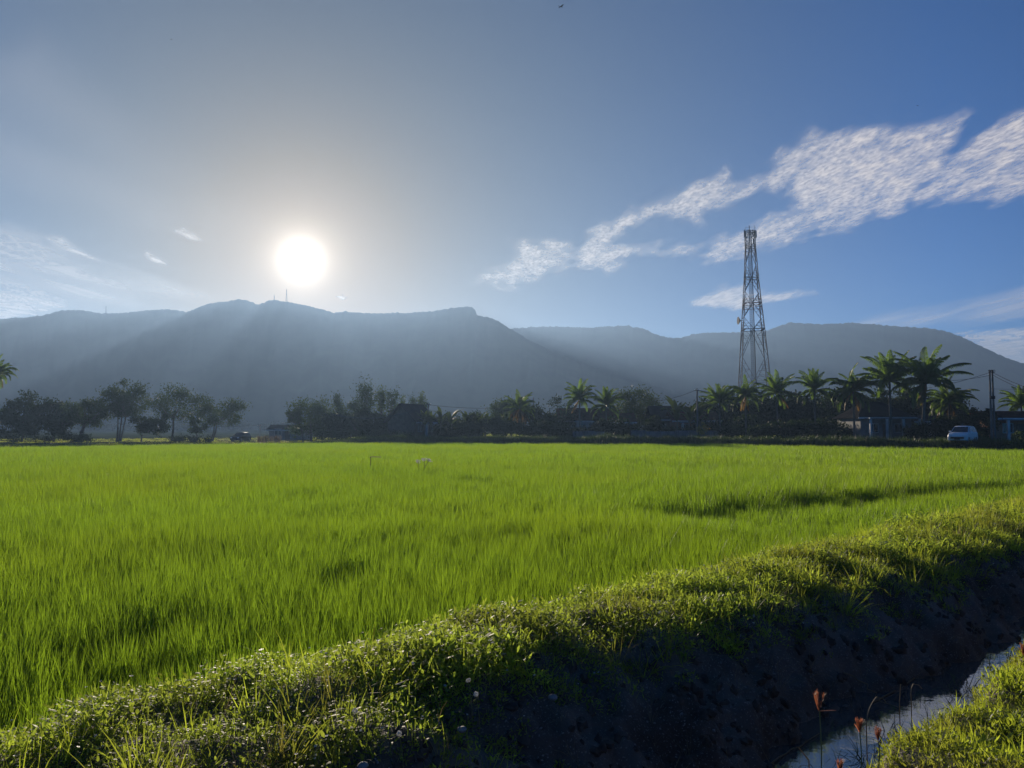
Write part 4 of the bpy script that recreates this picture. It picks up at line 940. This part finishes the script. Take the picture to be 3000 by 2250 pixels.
def twin(label, px, top, Y):
    p = at(px, top, Y); z0 = gz_at(p[0], Y); H = p[2] - z0
    o = thing('double_utility_pole', label, 'utility pole', (p[0], Y, z0 - .05))
    for sx in (-.13, .13): MB().tube([(sx * 1.25, 0, 0), (sx, 0, H)], [.13, .085], 10).build('shaft', M['pole'], o)
    MB().box((0, -.14, H - .25), (.62, .07, .08)).build('crossarm', M['dark'], o)
    for sx in (-.24, 0, .24):
        th = np.linspace(-.6, 3.7, 9); MB().tube(np.c_[sx + .10 * np.cos(th), np.full(9, -.14), H - .12 + .10 * np.sin(th)], .025, 5).build('insulator', M['dark'], o)
    MB().box((0, -.13, H * .62), (.5, .06, .3)).build('clamp', M['dark'], o)
twin('double utility pole of two close grey shafts next to the white car', 2903, 1082, 80)
def cable(label, pts, sag=.3, r=.02, m='wire', name='power_cable'):
    P = [at(*q) for q in pts]; out = []
    for a, b in zip(P[:-1], P[1:]):
        t = np.linspace(0, 1, 16)[:, None]; q = a + (b - a) * t; q[:, 2] -= (4 * sag * t * (1 - t))[:, 0]; out.append(q if not out else q[1:])
    q = np.concatenate(out); c = q[0].copy(); o = MB().tube(q - c, r, 5).build(name, M[m]); o.location = tuple(c)
    return tag(o, label, 'cable')
cable('upper black cable from the double pole towards the tallest palm', [(2897, 1092, 79.8), (2690, 1140, 106)], .25)
cable('lower black cable from the double pole into the tallest palm', [(2897, 1100, 79.8), (2720, 1112, 100)], .3)
cable('upper black cable falling from the double pole to the picture edge', [(2909, 1092, 79.8), (3120, 1172, 62)], .2)
cable('lower black cable falling from the double pole to the picture edge', [(2909, 1099, 79.8), (3120, 1180, 61)], .25)
cable('thin level cable passing halfway up the double pole', [(2900, 1139, 80), (3120, 1136, 84)], .1, .012)
cable('black cable from the fence pole towards the broad stepped tree', [(2040, 1142, 106.8), (1905, 1176, 122)], .35, .025)
cable('black cable from the fence pole across to the next palm', [(2044, 1143, 106.8), (2260, 1158, 118)], .4, .025)
cable('black cable from the grove pole towards the orange fronded palm', [(1256, 1186, 117.8), (1500, 1194, 128)], .3, .025)
cable('bright sunlit cable sagging in front of the hazy grove', [(968, 1212, 113), (1226, 1198, 113)], 1.0, .03, 'bright_wire')
cable('far cable along the hazy gap by the crossarm pole', [(640, 1249, 150), (762, 1244, 149.8), (884, 1240, 150)], .15, .025)

# ------------------------------------------------------------------ the lattice tower
def tower():
    Y = 220.0; bx = at(2214, 1250, Y)[0]
    def zc(y): return at(2214, 600 + .3618 * y, Y)[2]
    z0 = .75; k = .0351
    o = thing('lattice_tower', 'tall grey lattice telecom tower with a round dish on its side', 'tower', (bx, Y, z0 - .1))
    LV = (1907, 1430, 1010, 800, 595, 345, 215); zs = [zc(v) - z0 for v in LV]
    ws = [v * k for v in (326, 252, 186, 150, 115, 85, 85)]
    def hw(z): return float(np.interp(z, zs, ws)) / 2 / 1.13
    rot = math.radians(-10); CR, SR = math.cos(rot), math.sin(rot)
    def P(ax, ay, z): return (ax * CR - ay * SR, ax * SR + ay * CR, z)
    cor = [(-1, -1), (1, -1), (1, 1), (-1, 1)]
    cut0, cut1 = zc(840) - z0, zc(720) - z0
    for sx, sy in cor:
        q = [P(sx * hw(z), sy * hw(z), z) for z in zs]; MB().tube(q, np.interp(zs, [0, 60], [.15, .09]), 6).build('leg', M['steel'], o)
    for (a, b) in ((0, 1), (1, 2), (2, 3), (3, 0)):
        mb = MB(); rb = MB()
        def cn(i, z): return np.array(P(cor[i][0] * hw(z), cor[i][1] * hw(z), z))
        for i in range(len(zs) - 1):
            za, zb = zs[i], zs[i + 1]; zm = za + (zb - za) * .46
            m0 = (cn(a, za) + cn(b, za)) / 2; m1 = (cn(a, zb) + cn(b, zb)) / 2
            for j in (a, b):
                C, T_, B_ = cn(j, zm), cn(j, zb), cn(j, za); t = mb
                t.bar(m1, C, .075); t.bar(C, m0, .06)
                for f_, w_ in ((.25, .04), (.5, .045), (.75, .04)):
                    t.bar(T_ + (C - T_) * f_, m1 + (C - m1) * f_, w_); t.bar(B_ + (C - B_) * f_, m0 + (C - m0) * f_, w_)
                    t.bar(T_ + (C - T_) * max(f_ - .25, .02), m1 + (C - m1) * f_, .035); t.bar(B_ + (C - B_) * max(f_ - .25, .02), m0 + (C - m0) * f_, .035)
            (rb if i == 3 else mb).bar(cn(a, zb), cn(b, zb), .06)
        zr = zs[3]
        for dz in (-1.2, 1.2): rb.bar(cn(a, zr + dz), cn(b, zr + dz), .05)
        mb.build('bracing', M['steel'], o); rb.build('bracing', M['redsteel'], o)
    for y in (1010, 800, 595, 345, 215):
        z = zc(y) - z0; w = hw(z); mb = MB()
        for (a, b) in ((0, 1), (1, 2), (2, 3), (3, 0)):
            p, q = np.array(cor[a], float), np.array(cor[b], float)
            for e in (1.04, .80): mb.bar(P(*(p * w * e), z), P(*(q * w * e), z), .06)
            pp = [P(*(p * w * 1.04), z + .02), P(*(q * w * 1.04), z + .02), P(*(q * w * .8), z + .02), P(*(p * w * .8), z + .02)]
            mb.prism(pp, (0, 0, .05))
            if y < 600: mb.bar(P(*(p * w * 1.04), z + 1.0), P(*(q * w * 1.04), z + 1.0), .03); mb.bar(P(*(p * w * 1.04), z), P(*(p * w * 1.04), z + 1.0), .03)
        mb.build('platform', M['redsteel' if y == 800 else 'steel'], o)
    ztop = zc(200) - z0
    lad = MB()
    for sx in (-.7, -.35, 0, .35, .7):
        lad.tube([(sx, .0 if sx < .3 else .4, .3), (sx * .6 - .25, 0, ztop)], .06, 5)
    for z in np.arange(1, ztop, .55): lad.bar((-.85 + .25 * z / ztop, 0, z), (-.05, 0, z), .03)
    lad.build('cable_ladder', M['steel'], o)
    pts = [(.55 - .2 * t, .1, .5 + t * (ztop - 1)) for t in np.linspace(0, 1, 12)]
    MB().tube(pts, .13, 6).build('feeder_cables', M['dark'], o)
    zt = zc(165) - z0; MB().tube([(-.15, 0, ztop - 4), (-.15, 0, zt)], [.16, .10], 7).build('mast', M['dark'], o)
    MB().tube([(1.35, .1, ztop - 1.5), (1.35, .1, zt + .2)], .035, 5).build('lightning_rod', M['dark'], o)
    for (ax, ay, y, h) in ((-1.75, -.6, 235, 2.0), (1.6, -.7, 240, 2.0), (.3, -1.7, 240, 2.0), (-.7, 1.6, 245, 2.0), (-.55, -1.5, 250, 1.6), (1.3, 1.1, 285, 1.6)):
        z = zc(y) - z0; an = MB().box((ax, ay, z), (.3, .16, h), math.atan2(ay, ax)).build('antenna_panel', M['fascia'] if ax > 1.5 else M['dark'], o)
        MB().bar((ax * .93, ay * .93, z - h * .5 - .1), (ax * .93, ay * .93, z + h * .5 + .1), .04).build('bracket', M['steel'], an)
    # dish
    zd = zc(942) - z0; wd = hw(zd); lx = -wd * 1.13
    th = np.linspace(0, 1, 7); xs = lx - .95 - .75 * th ** 1.0; rr = np.maximum(.14 + 1.0 * th, .02)
    o.rotation_euler = (0, -.012, 0)
    d = MB().tube(np.c_[xs, np.full(7, -wd * .8), np.full(7, zd)], rr, 20).build('dish', M['dark'], o)
    b = MB()
    for dz in (-.6, .6):
        b.bar((lx, -wd * .85, zd + dz), (lx - .65, -wd * .8, zd + dz), .06)
    b.bar((lx - .65, -wd * .8, zd - .85), (lx - .65, -wd * .8, zd + .85), .08); b.bar((lx - .65, -wd * .8, zd), (lx - 1.0, -wd * .8, zd), .09)
    b.build('bracket', M['steel'], d)
tower()
for px, top, base, lab, w in ((839, 847, 884, 'tall lattice mast on the summit just below the sun', 2.4), (803, 863, 880, 'short mast on the summit beside the taller mast', .9), (310, 897, 917, 'tiny mast on the flat ridge far from the sun', .9)):
    Y = 1195.0; p = at(px, base + 4, Y); q = at(px, top, Y); H = q[2] - p[2]
    o = thing('summit_mast', lab, 'mast', tuple(p)); mb = MB(); n = 7
    for i in range(n):
        za, zb = H * i / n, H * (i + 1) / n; wa = w * (1 - i / n) + .3; wb_ = w * (1 - (i + 1) / n) + .3
        for sx in (-1, 1):
            mb.bar((sx * wa / 2, 0, za), (sx * wb_ / 2, 0, zb), .22); mb.bar((sx * wa / 2, 0, za), (-sx * wb_ / 2, 0, zb), .16)
    mb.build('lattice', M['dark'], o)

# ------------------------------------------------------------------ things in the field and on the canal
def on_ray(px, py, s):
    """point of the bank, on the line of sight of a pixel, at distance s across the canal"""
    d = ray(px, py); k = s / (d[0] * ND[0] + d[1] * ND[1]); return np.array([0, 0, CAMZ]) + d * k
M['grass_head'] = leaf('red_grass_head', (.30, .10, .06), (.42, .17, .09), (.5, .18, .09), tf=.5)
M['stem'] = leaf('grass_stem', (.14, .15, .06), (.2, .2, .09), (.2, .22, .08), tf=.3)
def finger_grass(label, px, py_top, py_head, py_base, s, n=7, spread=.35, thick=.012, lean=0.0):
    b = on_ray(px, py_base, s); h = on_ray(px + 6, py_head, s); t = on_ray(px + 4, py_top, s); L = np.linalg.norm(t - h)
    zb = float(bank_z(np.float64(to_ts(b[0], b[1])[0]), np.float64(s))); b[2] = min(b[2], zb)
    o = thing('finger_grass', label, 'grass flower', tuple(b), 0, 'reddish finger grass heads over the canal')
    q = np.linspace(0, 1, 7)[:, None]; pts = (h - b) * q; pts[:, 0] += .012 * np.sin(q[:, 0] * 3)
    MB().tube(pts, .0028, 5).build('stem', M['stem'], o)
    mb = MB(); az = R.random(n) * 6.28
    ribbons(mb, np.repeat((h - b)[None], n, 0), az, np.abs(R.normal(size=n)) * spread + .08, R.uniform(-.1, .3, n) + lean, L * R.uniform(.75, 1.1, n), np.full(n, thick), K=5, prof=[.3, .8, 1, .95, .8, .3], twist=R.normal(size=n))
    m = n * 26; i = R.integers(0, n, m); ln = L * R.uniform(.1, 1, m); a = az[i]
    base = (h - b) + np.c_[np.cos(a) * ln * .28, np.sin(a) * ln * .28, ln * .93]
    ribbons(mb, base, R.random(m) * 6.28, R.uniform(.2, .9, m), np.zeros(m), np.full(m, .018), np.full(m, .0022), K=2, prof=[1, .7, .2])
    mb.build('flower_head', M['grass_head'], o)
finger_grass('tall finger grass with an open orange red head above dark water', 2394, 2030, 2083, 2225, 1.74, n=6, thick=.011, spread=.5)
finger_grass('bushy reddish grass head drooping low over the bright water', 2512, 2112, 2146, 2190, 1.72, n=14, spread=.5, thick=.005)
finger_grass('pinkish upright grass head rising from the near bank edge', 2566, 2136, 2172, 2210, 1.70, n=9, spread=.2, thick=.006)
finger_grass('small orange grass head cut by the lower picture edge', 2456, 2232, 2262, 2300, 1.60, n=8, spread=.2, thick=.008)
finger_grass('straw coloured grass head at the picture edge above the lawn', 2994, 1888, 1922, 1950, 1.66, n=9, spread=.25, thick=.008)
for lab, p0, p1, hook, s in (('pale hooked grass stalk bending over the dark water', (2538, 2117), (2568, 2042), 1, 2.0), ('straight pale grass stalk standing in the canal water', (2635, 2056), (2639, 2004), 0, 2.05), ('small hooked grass stalk farther along the water edge', (2669, 2038), (2676, 2004), 1, 2.05), ('thin pale stalk leaning in the corner of the canal', (2370, 2228), (2340, 2190), 0, 2.1)):
    a = on_ray(*p0, s); b = on_ray(*p1, s); q = np.linspace(0, 1, 9)[:, None]; pts = (b - a) * q
    pts[:, 2] -= 0; 
    if hook: e = (b - a)[2]; pts = np.r_[pts[:-1] + np.c_[-.10 * e * np.sin(q[:-1, 0] * 3.1), np.zeros(8), .06 * e * np.sin(q[:-1, 0] * 3.1)], [(b - a), (b - a) + (.035, 0, -.006), (b - a) + (.055, 0, -.03)]]
    pts = np.r_[[pts[0] + (0, 0, -.25)], pts]
    o = MB().tube(pts, .0032, 5).build('grass_stalk', M['dry']); o.location = tuple(a); tag(o, lab, 'grass stalk')
def stick(label, pa, pb, r, m='dry', wob=.03, z=None):
    a = np.array(pa); b = np.array(pb); q = np.linspace(0, 1, 9)[:, None]; pts = (b - a) * q + np.c_[R.normal(size=9) * wob, R.normal(size=9) * wob, R.normal(size=9) * .004]
    o = MB().tube(pts, np.linspace(r, r * .6, 9), 6).build('stick', M[m]); o.location = tuple(a); return tag(o, label, 'stick')
def wl(px, py):
    d = ray(px, py); k = (WATER + .01 - CAMZ) / d[2]; return np.array([0, 0, CAMZ]) + d * k
stick('long thin pale stick lying along the far waterline of the canal', wl(2560, 2056), wl(2990, 1812), .008, wob=.015)
stick('thin branch slanting down the dark bank into the water', on_ray(2479, 1970, 3.45), wl(2612, 2066), .008)
stick('long thin stick lying on the water in the lower corner', wl(2240, 2248), wl(2400, 2150), .007, wob=.01)
# a red dead leaf on the bank face
o = thing('dead_leaf', 'reddish dead leaf spray caught on the dark bank face', 'dead leaf', tuple(on_ray(2580, 1904, 3.55)))
mb = MB(); n = 9; ribbons(mb, R.normal(size=(n, 3)) * (.05, .03, .02), R.uniform(-.6, .6, n) + 2.9, R.uniform(1.2, 1.7, n), R.uniform(0, .6, n), R.uniform(.10, .22, n), np.full(n, .03), K=4, prof=[.2, 1, 1, .6, .05]); mb.build('blade', M['grass_head'], o)
for px, py, sz in ((1350, 2096, .05), (1522, 2040, .045), (1640, 2044, .07), (1515, 2046, .03)):
    pass
# stones
def stone(label, px, py, s, r):
    p = on_ray(px, py, s); t_ = to_ts(p[0], p[1])[0]; mb = MB(); n, m = 8, 10
    th = np.linspace(.02, math.pi - .02, n); ph = np.arange(m) * 2 * math.pi / m; T3, P3 = np.meshgrid(th, ph, indexing='ij')
    rr = r * (1 + .18 * sn(T3 * 2 + px, P3, 1.2, 3)); v = np.stack([rr * np.sin(T3) * np.cos(P3), rr * .8 * np.sin(T3) * np.sin(P3), rr * .6 * np.cos(T3)], -1)
    i = np.arange(n - 1)[:, None] * m; j = np.arange(m)[None]; k = (j + 1) % m
    mb.add(v, np.stack([i + j, i + k, i + m + k, i + m + j], -1).reshape(-1, 4)); o = mb.build('stone', M['pebble'], smooth=True); o.location = tuple(p); tag(o, label, 'stone')
stone('grey stone in the dark soil below the weed edge', 1352, 2138, 3.72, .03)
stone('pale flat stone on the bank face near the hanging weeds', 1620, 2044, 3.86, .035)
stone('small pale stone at the lower edge of the dark bank', 1064, 2242, 3.55, .03)
# seed heads standing above the weeds
for lab, px, py, s in (('round white seed head on a thin stalk over the dark bank', 1394, 2036, 3.7), ('white seed head on a bent stalk beside the round one', 1372, 1996, 3.85), ('white seed head alone low on the bank edge', 1170, 2152, 3.6), ('tiny white seed head above the weeds of the bank rim', 2208, 1806, 4.1), ('small white seed head over the dense weeds', 1040, 2084, 3.9)):
    p = on_ray(px, py, s); o = thing('seed_head', lab, 'seed head', tuple(p - (0, 0, .22)))
    MB().tube([(0.03, 0, -.1), (.02, 0, .1), (0, 0, .22)], .002, 4).build('stem', M['stem'], o)
    mb = MB(); n = 60; d = R.normal(size=(n, 3)); d /= np.linalg.norm(d, axis=1)[:, None]; leaf_cards(mb, d * .012 + (0, 0, .225), .014, .006); mb.build('flower', M['flower'], o)
# marker stake and tall weeds in the rice
p = at(1086, 1338, 38.0); o = thing('stake', 'thin marker stake with a pale strip tied on top in the rice', 'stake', (p[0], 38.0, 0))
MB().tube([(0, 0, 0), (0, 0, p[2])], [.022, .018], 6).build('shaft', M['bark'], o)
mb = MB(); mb.add([(-.06, 0, p[2]), (.12, .02, p[2] + .03), (.5, .06, p[2] + .0), (.5, .06, p[2] - .05), (.12, .02, p[2] - .03), (-.06, 0, p[2] - .05)], [(0, 1, 4, 5), (1, 2, 3, 4)]); mb.build('strip', M['stem'], o)
for px, py, lab in ((1225, 1349, 'single tall pale topped weed standing out of the rice'), (1243, 1342, 'forked tall weed with two pale tops standing out of the rice')):
    p = at(px, py, 37.0); o = thing('tall_weed', lab, 'weed', (p[0], 37.0, 0)); fork = px > 1230
    sm = MB().tube([(0, 0, 0), (0, 0, p[2] - .05)], [.02, .014], 5)
    tops = [(0, 0, p[2] - .05)]
    if fork: sm.tube([(0, 0, p[2] - .5), (.2, 0, p[2] - .12)], .014, 5); tops.append((.2, 0, p[2] - .1))
    sm.build('stem', M['stem'], o); mb = MB()
    for c in tops: leaf_cards(mb, np.array(c) + R.normal(size=(40, 3)) * (.06, .06, .04), .09, .04)
    mb.build('flower', M['flower'], o)
# birds
def bird(label, px, py, Y, s, rz):
    p = at(px, py, Y); o = thing('bird', label, 'bird', tuple(p), rz)
    mb = MB(); mb.tube([(-.22 * s, 0, 0), (-.1 * s, 0, .01), (.06 * s, 0, .015), (.16 * s, 0, .02), (.22 * s, 0, .02)], np.array([.008, .035, .05, .035, .006]) * s, 8)
    for sg in (-1, 1):
        w = [(.08, .03, .02), (.10, .22, .12), (-.02, .48, .06), (-.05, .22, .10), (-.08, .03, .02)]
        q = np.array([(a * s, sg * b * s, c * s) for a, b, c in w]); mb.prism(q, (0, 0, .012 * s))
    mb.prism(np.array([(-.2, -.01, 0), (-.36, -.07, .0), (-.36, .07, 0), (-.2, .01, 0)]) * s, (0, 0, .01 * s))
    mb.build('body', M['dark'], o)
bird('dark bird gliding high in the middle of the sky', 1644, 20, 60, .75, .6)
bird('tiny dark bird far off above the rippled cloud fan', 2688, 310, 110, .5, 2.0)
bird('tiny dark bird far off in the upper sky over the sun', 502, 116, 110, .5, 1.0)
# far trees at the foot of the hills
mb = MB(); n = 420; fx_ = R.uniform(-420, 560, n); fy_ = 560 + R.uniform(-60, 140, n)
for i in range(n):
    h = R.uniform(4, 8); w = R.uniform(4, 8); k = 40; leaf_cards(mb, np.array([fx_[i], fy_[i], h * .55]) + R.normal(size=(k, 3)) * (w * .4, w * .4, h * .26), 2.2, 1.3)
tag(mb.build('far_woods', M['tree_dark']), 'far line of woods at the foot of the hills', 'woods', kind='stuff')

# ------------------------------------------------------------------ haze
def haze():
    mb = MB(); x0, x1, y0, y1, z0, z1 = -2700, 2700, -700, 3150, -2.0, 262
    mb.box(((x0 + x1) / 2, (y0 + y1) / 2, (z0 + z1) / 2), (x1 - x0, y1 - y0, z1 - z0))
    m, t, out = new_mat('haze_air')
    pv = N(t, 'ShaderNodeVolumePrincipled'); pv.inputs['Color'].default_value = (.32, .50, .80, 1); pv.inputs['Density'].default_value = .00042; pv.inputs['Anisotropy'].default_value = .5
    t.links.new(pv.outputs[0], out.inputs['Volume'])
    tag(mb.build('haze', m), 'pale morning haze in the air before the hills', 'haze', kind='stuff')
haze()
